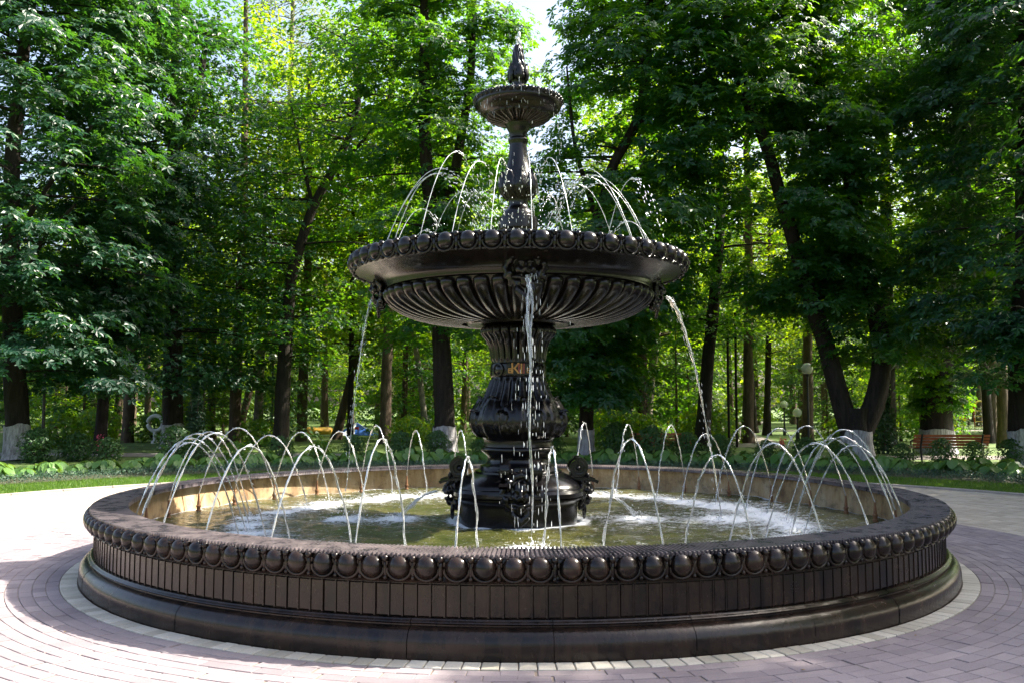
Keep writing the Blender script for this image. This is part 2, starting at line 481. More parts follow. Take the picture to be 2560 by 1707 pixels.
# path behind the flower bed, and one leading away to the right
def band(pts, w, z):
    P = np.array(pts, float); T = np.gradient(P, axis=0); T /= np.linalg.norm(T, axis=1)[:, None]
    Nn = np.stack([-T[:, 1], T[:, 0]], -1)
    k = len(P)
    V = np.concatenate([np.c_[P + Nn * w / 2, np.full(k, z)], np.c_[P - Nn * w / 2, np.full(k, z)]])
    F = np.array([[i, i + 1, k + i + 1, k + i] for i in range(k - 1)])
    return V, F[:, ::-1]
tag(obj('path', [band([(-60, 19.5), (-30, 19.6), (-14, 19.0), (-3, 18.6), (5, 18.2), (12, 17.6), (30, 17.5), (60, 17)], 2.0, ZL + 0.012)], M['path'], smooth=False), 'asphalt path running behind the flower bed', kind='structure')
tag(obj('path', [band([(9.2, 24.0), (10.2, 29), (11.4, 37), (15, 52), (24, 80)], 2.4, ZL + 0.016)], M['path'], smooth=False), 'asphalt path leading away between the lamps', kind='structure')
tag(obj('path', [band([(-70, 44), (-30, 43), (0, 45), (30, 47), (70, 46)], 2.0, ZL + 0.014)], M['path'], smooth=False), 'far asphalt path crossing the lawn', kind='structure')
tag(obj('flower_bed', [lathe([(13.1, ZL + 0.02), (16.6, ZL + 0.02)], 96, R(15), R(165))], M['soil'], smooth=False), 'soil strip of the flower bed behind the grass', kind='structure')

# ------------------------------------------------------------------ the fountain
fountain = thing('fountain', 'large black cast iron tiered fountain in the middle of the plaza', 'fountain')

# --- pool wall
wall = obj('pool_wall', [lathe([(4.20, 0.0), (4.300, 0.0), (4.300, 0.46), (4.335, 0.464), (4.345, 0.478), (4.335, 0.490), (4.330, 0.50), (4.338, 0.55), (4.338, 0.60), (4.33, 0.626), (4.20, 0.626)], 240)], M['iron_wall'], fountain, sharp=40)
NP_ = 290
pw = 2 * PI / NP_
def panel_mesh(v):
    Vp, Fp = wedge(4.296, 4.322, pw / 2 - 0.0016, 0.443, 0.250, 0.002)
    # chamfered face plate: rebuild so that the bevel faces outwards
    h = pw / 2 - 0.0007
    ch = []
    for (rr, hh, z0, z1) in ((4.298, h, 0.246, 0.450), (4.308, h, 0.246, 0.450), (4.312, h - 0.0010, 0.251, 0.445)):
        ch += [[rr * math.cos(-hh), rr * math.sin(-hh), z0], [rr * math.cos(hh), rr * math.sin(hh), z0], [rr * math.cos(hh), rr * math.sin(hh), z1], [rr * math.cos(-hh), rr * math.sin(-hh), z1]]
    F = [[8, 9, 10, 11]]
    for l in (0, 4):
        for i in range(4): F.append([l + i, l + (i + 1) % 4, l + 4 + (i + 1) % 4, l + 4 + i])
    rib = box((4.3115, 4.312 * h - 0.002, 0.348), (0.012, 0.010, 0.206))
    return make_mesh('wall_panel', [(np.array(ch), np.array(F)), rib], M['iron_wall'], smooth=False)
pmesh = panel_mesh(0)
for i in range(NP_):
    o = obj('wall_panel', pmesh, None, wall, rz=pw * i + random.uniform(-0.0006, 0.0006))
# moulding under and over the panels
# ball ornaments (egg in a collar, bead between)
NBALL = 150
def rim_ball(Rc, zc, rb, pitch, mat, name='ball_ornament'):
    ch = [ball((Rc, 0, zc), (rb * 0.86, rb * 1.02, rb * 1.05), 16, 11)]
    # collar: a U-shaped ring leaning round the ball
    t = np.linspace(R(-205), R(25), 15)
    P = np.stack([np.full(15, Rc + 0.10 * rb), 1.20 * rb * np.cos(t), zc + 1.18 * rb * np.sin(t)], -1)
    ch += tube(P, rb * 0.17, 6)
    # bead (dart) between two balls
    y = pitch / 2
    ch.append(ball((Rc + 0.05 * rb, y, zc + 0.72 * rb), (rb * 0.45, rb * 0.34, rb * 0.36), 9, 6))
    ch.append(ball((Rc - 0.12 * rb, y, zc - 0.15 * rb), (rb * 0.42, rb * 0.30, rb * 0.95), 8, 6))
    ch.append(ball((Rc - 0.02 * rb, y, zc - 0.98 * rb), (rb * 0.30, rb * 0.22, rb * 0.26), 8, 5))
    return make_mesh(name, ch, mat, smooth=True)
bmesh_low = rim_ball(4.350, 0.565, 0.071, 2 * PI * 4.352 / NBALL, M['iron_wall'])
for i in range(NBALL):
    obj('ball_ornament', bmesh_low, None, wall, rz=2 * PI * (i + 0.31) / NBALL + random.uniform(-0.002, 0.002))
# ribbed coping, thirty cast segments
NSEG, NR = 30, 29
def coping_mesh():
    full = 2 * PI / NSEG - 0.0012
    ang, top = [], []
    for k in range(NR):
        for (u, hi) in ((0.0, 0), (0.22, 0), (0.30, 1), (0.70, 1), (0.78, 0)):
            ang.append(full * ((k + u) / NR) - full / 2); top.append(hi)
    ang.append(full / 2); top.append(0)
    ang = np.array(ang); top = np.array(top)
    zt = np.where(top == 1, 0.653, 0.6400)
    ro = np.where(top == 1, 4.362, 4.350)
    n = len(ang)
    prof_r = [np.full(n, 4.13), np.full(n, 4.028), np.full(n, 4.024), np.where(top == 1, 4.030, 4.036), ro - 0.004, ro, ro - 0.002, np.full(n, 4.31)]
    prof_z = [np.full(n, 0.606), np.full(n, 0.606), np.full(n, 0.612), zt, zt, zt - 0.004, np.full(n, 0.626), np.full(n, 0.6255)]
    Rr = np.stack(prof_r, 1); Z = np.stack(prof_z, 1)
    V = np.stack([Rr * np.cos(ang)[:, None], Rr * np.sin(ang)[:, None], Z], -1).reshape(-1, 3)
    F = grid_faces(n, 8)
    return make_mesh('coping_segment', [(V, F[:, ::-1]), (V[:8], [list(range(8))]), (V[-8:], [list(range(8))[::-1]])], M['iron_top'], smooth=False)
cm = coping_mesh()
for i in range(NSEG): obj('coping_segment', cm, None, wall, rz=2 * PI * (i + 0.08) / NSEG)
# plinth segments
pprof = smooth_prof([(4.430, 0.0), (4.433, 0.06), (4.430, 0.115), (4.415, 0.150), (4.388, 0.178), (4.358, 0.192), (4.340, 0.196)], 3)
pprof = np.vstack([pprof, [(4.340, 0.204), (4.352, 0.209), (4.358, 0.217), (4.352, 0.225), (4.338, 0.230), (4.334, 0.238), (4.300, 0.243)]])
plm = make_mesh('plinth_segment', [lathe(pprof, 10, -PI / NSEG + 0.0005, PI / NSEG - 0.0005)], M['iron_wall'], sharp=50)
for i in range(NSEG):
    o = obj('plinth_segment', plm, None, wall, rz=2 * PI * (i + 0.24) / NSEG)
    o.location.z = random.uniform(-0.0015, 0.0015)
    o.scale = (1 + random.uniform(-0.0006, 0.0006),) * 2 + (1,)
# two rosettes of holes, their inner shade painted as dark discs on the panels
for ac in (R(-97.6), R(-64.0)):
    ch = []
    for (rr, nn) in ((0.0, 1), (0.018, 5), (0.034, 8)):
        for k in range(nn):
            dy, dz = rr * math.cos(2 * PI * k / nn + 0.3), rr * math.sin(2 * PI * k / nn + 0.3)
            Vb, Fb = ball((4.3125, dy, 0.36 + dz), (0.0012, 0.0045, 0.0045), 8, 4)
            ch.append((rot_z(Vb, ac), Fb))
    obj('drain_holes', ch, M['hole_shade'], wall)

# --- pool inside
obj('pool_lining', [lathe([(4.13, 0.625), (4.115, 0.30), (4.11, 0.02), (0.3, 0.02)], 180)], M['lining'], fountain, sharp=50)
NJ, J0 = 34, -85.7
nz = [lathe([(0.0, 0.0), (0.024, 0.0), (0.024, 0.30), (0.030, 0.305), (0.030, 0.33), (0.022, 0.335), (0.022, 0.36), (0.029, 0.365), (0.029, 0.385), (0.020, 0.39), (0.018, 0.42), (0.012, 0.47), (0.010, 0.52), (0.0, 0.52)], 10)]
nzm = make_mesh('nozzle', nz, M['nozzle'], sharp=40)
for i in range(NJ):
    t = R(J0 + 360.0 / NJ * i)
    obj('nozzle', nzm, None, fountain, loc=(3.97 * math.cos(t), 3.97 * math.sin(t), 0.0), rz=t)

# --- pedestal
def octo(t, z):
    # rounded square / octagon for the lower block, round above
    k = np.clip((0.93 - z) / 0.25, 0, 1)
    p = 3.2
    s = (np.abs(np.cos(t)) ** p + np.abs(np.sin(t)) ** p) ** (-1 / p)
    return 1 + (s - 1) * k * 0.85
ped = obj('pedestal', [lathe([(0.655, 0.02), (0.655, 0.50), (0.662, 0.535), (0.685, 0.565), (0.718, 0.585), (0.722, 0.60), (0.708, 0.606), (0.724, 0.615), (0.728, 0.66), (0.715, 0.690), (0.690, 0.700), (0.690, 0.712), (0.665, 0.75), (0.600, 0.80), (0.530, 0.835), (0.490, 0.85), (0.490, 0.868), (0.440, 0.880), (0.430, 0.90), (0.430, 0.925), (0.385, 0.935), (0.36, 0.955), (0.345, 0.985), (0.345, 1.0), (0.3, 1.0)], 96, mod=octo)], M['iron'], fountain, sharp=32)

def remeshed(name, chunks, voxel, mat):
    me = make_mesh(name + '_raw', chunks, mat)
    o = bpy.data.objects.new(name + '_raw', me); COL.objects.link(o)
    md = o.modifiers.new('r', 'REMESH'); md.mode = 'VOXEL'; md.voxel_size = voxel; md.use_smooth_shade = True
    sm = o.modifiers.new('s', 'SMOOTH'); sm.factor = 0.5; sm.iterations = 4
    dg = bpy.context.evaluated_depsgraph_get(); dg.update()
    out = bpy.data.meshes.new_from_object(o.evaluated_get(dg), depsgraph=dg)
    out.name = name
    bpy.data.objects.remove(o); bpy.data.meshes.remove(me)
    out.materials.clear(); out.materials.append(mat)
    out.polygons.foreach_set('use_smooth', np.ones(len(out.polygons), dtype=bool))
    return out

def mask_chunks(s):
    """a bearded lion-like mask: outward is +X, about s wide and 1.15 s tall."""
    c = []
    B = lambda x, y, z, rx, ry=None, rz=None: c.append(ball((x * s, y * s, z * s), (rx * s, (ry or rx) * s, (rz or rx) * s), 14, 10))
    B(-0.02, 0, 0.05, 0.22, 0.30, 0.34)                       # skull
    B(0.17, 0, 0.20, 0.10, 0.19, 0.13)                        # forehead
    for y in (-1, 1):
        B(0.23, 0.11 * y, 0.13, 0.07, 0.09, 0.045)            # brow
        B(0.225, 0.105 * y, 0.055, 0.038)                     # eye
        B(0.19, 0.17 * y, -0.05, 0.10, 0.09, 0.11)            # cheek
        B(0.27, 0.07 * y, -0.10, 0.08, 0.08, 0.07)            # upper lip
        B(0.22, 0.20 * y, -0.24, 0.05, 0.14, 0.045)           # moustache
        B(0.12, 0.30 * y, 0.30, 0.11, 0.10, 0.10)             # ears / horn curls
        B(0.16, 0.36 * y, 0.40, 0.07)
    B(0.30, 0, 0.02, 0.07, 0.05, 0.13)                        # nose
    B(0.35, 0, -0.05, 0.055, 0.07, 0.05)
    B(0.26, 0, -0.27, 0.08, 0.12, 0.05)                       # lower lip under the spout
    B(0.17, 0, -0.36, 0.11, 0.13, 0.12)                       # chin
    rs = random.Random(5)
    for k in range(26):                                       # mane and beard locks
        a = 2 * PI * k / 26 + rs.uniform(-0.08, 0.08)
        q = 0.40 + rs.uniform(-0.05, 0.06)
        B(rs.uniform(-0.02, 0.10), q * math.sin(a), 0.03 + 1.1 * q * math.cos(a), 0.075, 0.085, 0.10)
    for k in range(16):
        a = 2 * PI * k / 16
        B(-0.02, 0.51 * math.sin(a), 0.02 + 0.56 * math.cos(a), 0.06, 0.07, 0.085)
    for k in range(7):
        B(0.10, 0.07 * (k - 3), -0.55 - 0.06 * (3 - abs(k - 3)), 0.06, 0.045, 0.14)
    return c
mask_low = remeshed('mask', mask_chunks(0.40), 0.011, M['iron'])
mask_high = remeshed('mask', mask_chunks(0.40), 0.010, M['iron_bowl'])

def scroll_mesh():
    ch = []
    n = 46
    t = np.linspace(0, 2 * PI * 2.1, n)
    rad = 0.125 * (1 - t / t[-1] * 0.86)
    cx, cz = 0.0, 0.0
    P = np.stack([cx - rad * np.cos(t + 0.6), np.zeros(n), cz + rad * np.sin(t + 0.6)], -1)
    tail = np.array([[0.24, 0, -0.17], [0.19, 0, -0.15], [0.10, 0, -0.135], [0.0, 0, -0.13], [-0.06, 0, -0.115]])
    P = np.vstack([tail, P[3:]])
    # flat band swept along the spiral, 0.13 wide
    for (w, off, th) in ((0.065, 0.0, 0.016),):
        k = len(P)
        Tn = np.gradient(P, axis=0); Tn /= np.linalg.norm(Tn, axis=1)[:, None]
        Nn = np.stack([Tn[:, 2], 0 * Tn[:, 0], -Tn[:, 0]], -1)
        ww = np.linspace(w * 0.75, w, k)
        sec = []
        for (a, b) in ((-1, -1), (1, -1), (1, 1), (-1, 1)):
            sec.append(P + Nn * th * b + np.array([0, 1, 0]) * (ww * a)[:, None])
        V = np.stack(sec, 1).reshape(-1, 3)
        ch.append((V, grid_faces(k, 4, wrap_m=True)))
    Vc, Fc = lathe([(0, -0.025), (0.100, -0.040), (0.105, 0.0), (0.100, 0.040), (0, 0.025)], 20)
    ch.append((np.stack([Vc[:, 0], Vc[:, 2], Vc[:, 1]], -1), Fc[:, ::-1]))
    for y in (-0.066, 0.066): ch.append(ball((0, y, 0), 0.03, 10, 6))
    return make_mesh('scroll', ch, M['iron'], sharp=40)
scm = scroll_mesh()
for k in range(4):
    t = R(-88 + 90 * k)
    o = obj('mask', mask_low, None, ped, rz=t, loc=(0.70 * math.cos(t), 0.70 * math.sin(t), 0.665))
    for s in (-1, 1):
        q = t + s * 0.24
        o = obj('scroll', scm, None, ped, loc=(0.68 * math.cos(q), 0.68 * math.sin(q), 0.905), rz=t + s * 0.12)
        o.scale = (0.92,) * 3

# --- column
col_prof = smooth_prof([(0.345, 1.0), (0.352, 1.03), (0.385, 1.055)], 2)
col_prof = np.vstack([col_prof, [(0.405, 1.075), (0.421, 1.085), (0.423, 1.115), (0.413, 1.130), (0.392, 1.138), (0.388, 1.165), (0.388, 1.20), (0.392, 1.215)],
                      smooth_prof([(0.400, 1.225), (0.448, 1.275), (0.492, 1.345), (0.506, 1.42), (0.492, 1.50), (0.440, 1.60), (0.385, 1.69), (0.345, 1.78), (0.318, 1.86), (0.305, 1.91)], 4),
                      [(0.312, 1.915), (0.318, 1.93), (0.318, 2.05), (0.312, 2.065), (0.303, 2.07)],
                      smooth_prof([(0.303, 2.08), (0.308, 2.15), (0.322, 2.24), (0.345, 2.31), (0.378, 2.355), (0.405, 2.39), (0.413, 2.43), (0.400, 2.475), (0.36, 2.50), (0.30, 2.51)], 3),
                      [(0.30, 2.60)]])
def flutes(t, z):
    up = np.clip((z - 2.08) / 0.03, 0, 1) * np.clip((2.50 - z) / 0.05, 0, 1)
    dn = np.clip((1.90 - z) / 0.03, 0, 1) * np.clip((z - 1.45) / 0.2, 0, 1)
    w = np.abs(np.sin(t * 12)) ** 0.7 - 0.55
    return 1 + w * (0.11 * up + 0.085 * dn)
column = obj('column', [lathe(col_prof, 288, mod=flutes)], M['iron'], fountain, sharp=60)

def acanthus(zs, rs, width, nv=14, nu=9, curl=0.05, lobes=3.5, depth=0.026, lift=0.022):
    """a leaf laid against the profile (rs, zs), ribbed fan-wise, its tip curling outwards; centred on angle 0."""
    s = np.linspace(0, 1, nv); u = np.linspace(-1, 1, nu)
    z = np.interp(s, np.linspace(0, 1, len(zs)), zs); r = np.interp(s, np.linspace(0, 1, len(rs)), rs)
    w = width * (np.sin(PI * np.clip(s * 0.82 + 0.16, 0, 1)) ** 0.7) * (1 + 0.16 * np.sin(s * PI * 2 * lobes))
    S, U = np.meshgrid(s, u, indexing='ij')
    off = lift + depth * (1 - np.abs(U)) + 0.45 * depth * np.cos(U * PI * 3.0) + curl * np.clip((S - 0.78) / 0.22, 0, 1) ** 2 * (1 - 0.3 * np.abs(U))
    rr = r[:, None] + off
    ang = (U * w[:, None]) / r[:, None]
    zz = z[:, None] - 0.05 * np.clip((S - 0.86) / 0.14, 0, 1) ** 2 * curl / 0.05 - 0.03 * np.abs(U) * S
    front = np.stack([rr * np.cos(ang), rr * np.sin(ang), zz], -1).reshape(-1, 3)
    back = np.stack([(rr - 0.022) * np.cos(ang), (rr - 0.022) * np.sin(ang), zz], -1).reshape(-1, 3)
    F = grid_faces(nv, nu)
    n = nv * nu
    edge = [i * nu for i in range(nv)] + [(nv - 1) * nu + j for j in range(1, nu)] + [i * nu + nu - 1 for i in range(nv - 2, -1, -1)] + [j for j in range(nu - 2, 0, -1)]
    E = np.array([[edge[i], edge[(i + 1) % len(edge)], edge[(i + 1) % len(edge)] + n, edge[i] + n] for i in range(len(edge))])
    return [(np.vstack([front, back]), np.vstack([F[:, ::-1], F + n, E[:, ::-1]]))]
la = make_mesh('acanthus_leaf', acanthus([1.24, 1.30, 1.40, 1.50, 1.60, 1.68, 1.74], [0.41, 0.468, 0.505, 0.495, 0.442, 0.392, 0.37], 0.175, 18, 11, 0.045), M['iron'], sharp=70)
lb = make_mesh('acanthus_leaf', acanthus([1.24, 1.29, 1.36, 1.43, 1.50, 1.55, 1.58], [0.415, 0.47, 0.505, 0.515, 0.505, 0.49, 0.48], 0.10, 12, 7, 0.05, depth=0.03), M['iron'], sharp=70)
for k in range(8):
    obj('acanthus_leaf', la, None, column, rz=R(-88 + 45 * k))
    obj('acanthus_leaf', lb, None, column, rz=R(-65.5 + 45 * k))
med = [lathe([(0.0, 0.022), (0.045, 0.020), (0.052, 0.012), (0.060, 0.012), (0.066, 0.022), (0.076, 0.020), (0.080, 0.0)], 24)]
V0, F0 = med[0]
medm = make_mesh('medallion', [(np.stack([V0[:, 2], V0[:, 0], V0[:, 1]], -1), F0[:, ::-1])], M['iron'], sharp=50)
for k in range(4):
    t = R(-43 + 90 * k)
    obj('medallion', medm, None, column, loc=(0.314 * math.cos(t), 0.314 * math.sin(t), 1.99), rz=t)
# raised lettering cast on the front of the band
def letters(body, size, mat, x, z, name='lettering', th=0.006, yb=0.0):
    cu = bpy.data.curves.new(name, 'FONT'); cu.body = body; cu.size = size; cu.extrude = th; cu.align_x = 'CENTER'; cu.align_y = 'CENTER'
    cu.offset = 0.0018
    tmp = bpy.data.objects.new(name, cu); COL.objects.link(tmp)
    dg = bpy.context.evaluated_depsgraph_get(); dg.update()
    me = bpy.data.meshes.new_from_object(tmp.evaluated_get(dg), depsgraph=dg)
    bpy.data.objects.remove(tmp); bpy.data.curves.remove(cu)
    me.name = name; me.materials.clear(); me.materials.append(mat)
    o = bpy.data.objects.new(name, me)
    ang = R(-88) + x / 0.32
    o.location = ((0.327 + yb) * math.cos(ang), (0.327 + yb) * math.sin(ang), z)
    o.rotation_euler = (PI / 2, 0, ang + PI / 2)
    return link(o, column)
Vp, Fp = lathe([(0.319, 1.925), (0.327, 1.93), (0.327, 2.055), (0.319, 2.06)], 14, R(-88) - 0.44, R(-88) + 0.44)
obj('name_plate', [(Vp, Fp)], M['iron'], column, sharp=40)
letters('в', 0.095, M['gold'], -0.100, 1.980)
letters('К', 0.155, M['gold'], -0.045, 1.993)
letters('I', 0.155, M['red_paint'], -0.004, 1.993)
letters('I', 0.155, M['gold'], 0.022, 1.993)
letters('I', 0.155, M['red_paint'], 0.048, 1.993)
letters('в', 0.095, M['gold'], 0.100, 1.980)

# --- large bowl
bowl_prof = smooth_prof([(0.30, 2.49), (0.50, 2.492), (0.575, 2.498)], 2)
bowl_prof = np.vstack([bowl_prof, [(0.585, 2.512), (0.60, 2.530)],
    smooth_prof([(0.64, 2.535), (0.85, 2.555), (1.08, 2.595), (1.26, 2.66), (1.39, 2.74), (1.455, 2.81), (1.475, 2.87)], 3),
    [(1.50, 2.882), (1.505, 2.895)],
    smooth_prof([(1.505, 2.90), (1.522, 2.945), (1.565, 2.985), (1.64, 3.018), (1.74, 3.045), (1.815, 3.058)], 4),
    [(1.835, 3.062), (1.845, 3.075), (1.840, 3.09), (1.835, 3.12), (1.84, 3.19), (1.835, 3.215), (1.85, 3.222), (1.85, 3.236), (1.80, 3.238), (1.785, 3.22), (1.70, 3.15), (1.30, 3.08), (0.5, 3.05), (0.2, 3.05)]])
bowl = obj('large_bowl', [lathe(bowl_prof, 192)], M['iron_bowl'], fountain, sharp=38)
NG = 50
def gadroon_mesh(rows, ng, fat=0.42, hgt=0.8, mat=M['iron_bowl'], k=9, nt=4):
    p = smooth_prof(rows, nt); n = len(p)
    T = np.gradient(p, axis=0); T /= np.linalg.norm(T, axis=1)[:, None]
    Nn = np.stack([-T[:, 1], T[:, 0]], -1)
    if Nn[n // 2, 1] > 0: Nn = -Nn
    w = fat * 2 * PI * p[:, 0] / ng
    s = np.linspace(0, 1, n)
    w = w * np.clip(np.sqrt(np.clip(1 - (1 - np.clip(s / 0.10, 0, 1)) ** 2, 0.02, 1)), 0, 1)
    th = np.linspace(0, PI, k)
    V = []
    for i in range(n):
        for a in th:
            y = w[i] * math.cos(a); h = w[i] * hgt * math.sin(a) - 0.012
            rr = p[i, 0] + Nn[i, 0] * h; zz = p[i, 1] + Nn[i, 1] * h
            V.append([rr, y, zz])
    return make_mesh('gadroon', [(np.array(V), grid_faces(n, k))], mat)
gm = gadroon_mesh([(1.478, 2.872), (1.475, 2.80), (1.405, 2.725), (1.27, 2.645), (1.08, 2.58), (0.85, 2.54), (0.64, 2.522)], NG, 0.44, 0.85)
for i in range(NG): obj('gadroon', gm, None, bowl, rz=2 * PI * (i + 0.5) / NG)
NB2 = 50
bmesh_hi = rim_ball(1.860, 3.152, 0.083, 2 * PI * 1.862 / NB2, M['iron_bowl'])
for i in range(NB2): obj('ball_ornament', bmesh_hi, None, bowl, rz=2 * PI * (i + 0.46) / NB2)
for k in range(4):
    t = R(-87.5 + 90 * k)
    obj('mask', mask_high, None, bowl, loc=(1.545 * math.cos(t), 1.545 * math.sin(t), 2.915), rz=t)
obj('bowl_water', [lathe([(0.15, 3.185), (1.75, 3.185)], 64)], M['pool'], bowl)
NU = 24
nz2 = make_mesh('nozzle', [lathe([(0.0, 0.0), (0.016, 0.0), (0.016, 0.05), (0.010, 0.06), (0.008, 0.095), (0.0, 0.095)], 8)], M['nozzle'], sharp=40)
for i in range(NU):
    t = R(-85 + 15 * i)
    obj('nozzle', nz2, None, bowl, loc=(1.56 * math.cos(t), 1.56 * math.sin(t), 3.17), rz=t)

# --- upper stem, small bowl, finial
stem_prof = np.vstack([[(0.20, 3.10), (0.20, 3.58), (0.222, 3.60), (0.226, 3.69), (0.218, 3.735), (0.188, 3.75), (0.182, 3.785), (0.175, 3.80), (0.145, 3.83), (0.125, 3.85), (0.112, 3.87)],
    smooth_prof([(0.108, 3.88), (0.112, 3.935), (0.142, 3.98), (0.185, 4.03), (0.200, 4.10), (0.186, 4.19), (0.150, 4.30), (0.122, 4.40), (0.106, 4.50), (0.100, 4.58)], 4),
    [(0.098, 4.60), (0.112, 4.625), (0.115, 4.645), (0.108, 4.665), (0.097, 4.675), (0.10, 4.71), (0.108, 4.74), (0.128, 4.775), (0.138, 4.81), (0.15, 4.84)]])
stem = obj('upper_stem', [lathe(stem_prof, 64)], M['iron'], fountain, sharp=40)
lc = make_mesh('acanthus_leaf', acanthus([3.95, 4.02, 4.10, 4.18, 4.25, 4.30], [0.125, 0.18, 0.20, 0.188, 0.168, 0.152], 0.072, 14, 9, 0.03, depth=0.018, lift=0.012), M['iron'], sharp=70)
for k in range(8): obj('acanthus_leaf', lc, None, stem, rz=R(-80 + 45 * k))
sb_prof = np.vstack([[(0.12, 4.80)], smooth_prof([(0.15, 4.835), (0.22, 4.865), (0.30, 4.89), (0.36, 4.915)], 3),
    [(0.375, 4.93), (0.385, 4.945)], smooth_prof([(0.40, 4.955), (0.46, 4.985), (0.50, 5.03), (0.505, 5.06)], 3),
    [(0.508, 5.075), (0.505, 5.10), (0.49, 5.12), (0.46, 5.125), (0.42, 5.09), (0.2, 5.06), (0.08, 5.06)]])
sbowl = obj('small_bowl', [lathe(sb_prof, 80)], M['iron_bowl'], fountain, sharp=40)
g2 = gadroon_mesh([(0.375, 4.935), (0.33, 4.895), (0.25, 4.868), (0.16, 4.838)], 24, 0.42, 0.8, M['iron_bowl'], 7, 3)
for i in range(24): obj('gadroon', g2, None, sbowl, rz=2 * PI * i / 24)
b3 = rim_ball(0.505, 5.095, 0.027, 2 * PI * 0.505 / 40, M['iron'])
for i in range(40): obj('ball_ornament', b3, None, sbowl, rz=2 * PI * i / 40)
def knob(t, z):
    f = np.clip((z - 5.32) / 0.05, 0, 1)
    return 1 + 0.10 * f * np.sin(t * 7 + z * 26) + 0.05 * f * np.sin(z * 75)
fin_prof = smooth_prof([(0.12, 5.06), (0.105, 5.12), (0.095, 5.20), (0.080, 5.27), (0.076, 5.32), (0.094, 5.36), (0.104, 5.42), (0.100, 5.47), (0.080, 5.54), (0.068, 5.62), (0.060, 5.70), (0.048, 5.76), (0.02, 5.785)], 4)
finial = obj('finial', [lathe(fin_prof, 48, mod=knob)], M['iron'], fountain, sharp=60)
lf = make_mesh('finial_leaf', acanthus([5.34, 5.40, 5.46, 5.52, 5.56], [0.088, 0.102, 0.100, 0.088, 0.078], 0.034, 10, 7, 0.018, depth=0.006), M['iron'], sharp=70)
for k in range(6): obj('finial_leaf', lf, None, finial, rz=R(-80 + 60 * k))

# ------------------------------------------------------------------ water
ZW = 0.315
lands = []
jets_lo, jets_up = [], []
def para(h0, ha, h1, n):
    H, d = ha - h0, h1 - h0
    b = 2 * H + 2 * math.sqrt(max(H * H - H * d, 0))
    t = np.linspace(0, 1, n)
    return t, h0 + b * t + (d - b) * t * t

def drop_chunks(P, D, r, ln):
    """elongated drops at points P moving along D."""
    tpl, F = ball((0, 0, 0), 1.0, 5, 3)
    D = D / (np.linalg.norm(D, axis=1)[:, None] + 1e-9)
    ref = np.where(np.abs(D[:, 2:3]) < 0.9, np.array([[0, 0, 1.0]]), np.array([[1.0, 0, 0]]))
    A = np.cross(D, ref); A /= np.linalg.norm(A, axis=1)[:, None]
    Bv = np.cross(D, A)
    V = P[:, None] + tpl[None, :, 0:1] * A[:, None] * r[:, None, None] + tpl[None, :, 1:2] * Bv[:, None] * r[:, None, None] + tpl[None, :, 2:3] * D[:, None] * ln[:, None, None]
    FF = (F[None] + (np.arange(len(P)) * len(tpl))[:, None, None]).reshape(-1, 4)
    return V.reshape(-1, 3), FF

jr = random.Random(3)
for i in range(NJ):
    t0 = R(J0 + 360.0 / NJ * i)
    r1 = 2.95 + jr.uniform(-0.12, 0.12)
    ha = 1.26 + jr.uniform(-0.06, 0.10)
    dt = R(jr.uniform(-1.2, 1.2))
    n = 46
    t, z = para(0.52, ha, ZW - 0.02, n)
    rr = 3.97 + (r1 - 3.97) * t; aa = t0 + dt * t
    wob = 0.005 * np.sin(t * 38 + i) * t + 0.004 * np.sin(t * 71 + 2 * i) * t
    P = np.stack([rr * np.cos(aa) - wob * np.sin(aa), rr * np.sin(aa) + wob * np.cos(aa), z], -1)
    rad = 0.0064 * (1 + 0.36 * np.sin(t * 55 + i * 1.7) * np.clip(t * 2.5, 0, 1) + 0.12 * np.sin(t * 131 + i))
    ch = tube(P, rad, 7, squash=t * 26 + i)
    # second thinner strand twisting round the first after the top
    off = 0.010 * np.clip((t - 0.3) * 2, 0, 1)
    P2 = P + np.stack([-np.sin(aa) * off * np.cos(t * 30), np.cos(aa) * off * np.cos(t * 30), off * np.sin(t * 30)], -1)
    ch += tube(P2[12:], rad[12:] * 0.62, 6, squash=t[12:] * 31)
    ii = np.array([jr.randrange(16, n - 2) for _ in range(12)])
    D = np.gradient(P, axis=0)[ii]
    ch.append(drop_chunks(P[ii] + np.array([[jr.uniform(-.02, .02), jr.uniform(-.02, .02), jr.uniform(-.02, .02)] for _ in ii]), D, np.array([jr.uniform(.0025, .005) for _ in ii]), np.array([jr.uniform(.005, .012) for _ in ii])))
    base = np.array([3.97 * math.cos(t0), 3.97 * math.sin(t0), 0.52])
    ch = [(c[0] - base, c[1]) for c in ch]
    o = obj('water_jet', ch[:-1], M['jet'], loc=tuple(base))
    tag(obj('droplets', ch[-1:], M['drops'], o), kind='stuff')
    lands.append((P[-1][0], P[-1][1], 1.0))
    mid = P[n // 2]
    jets_lo.append((o, mid[0] / (mid[1] + 10.058), base[1] < 0))
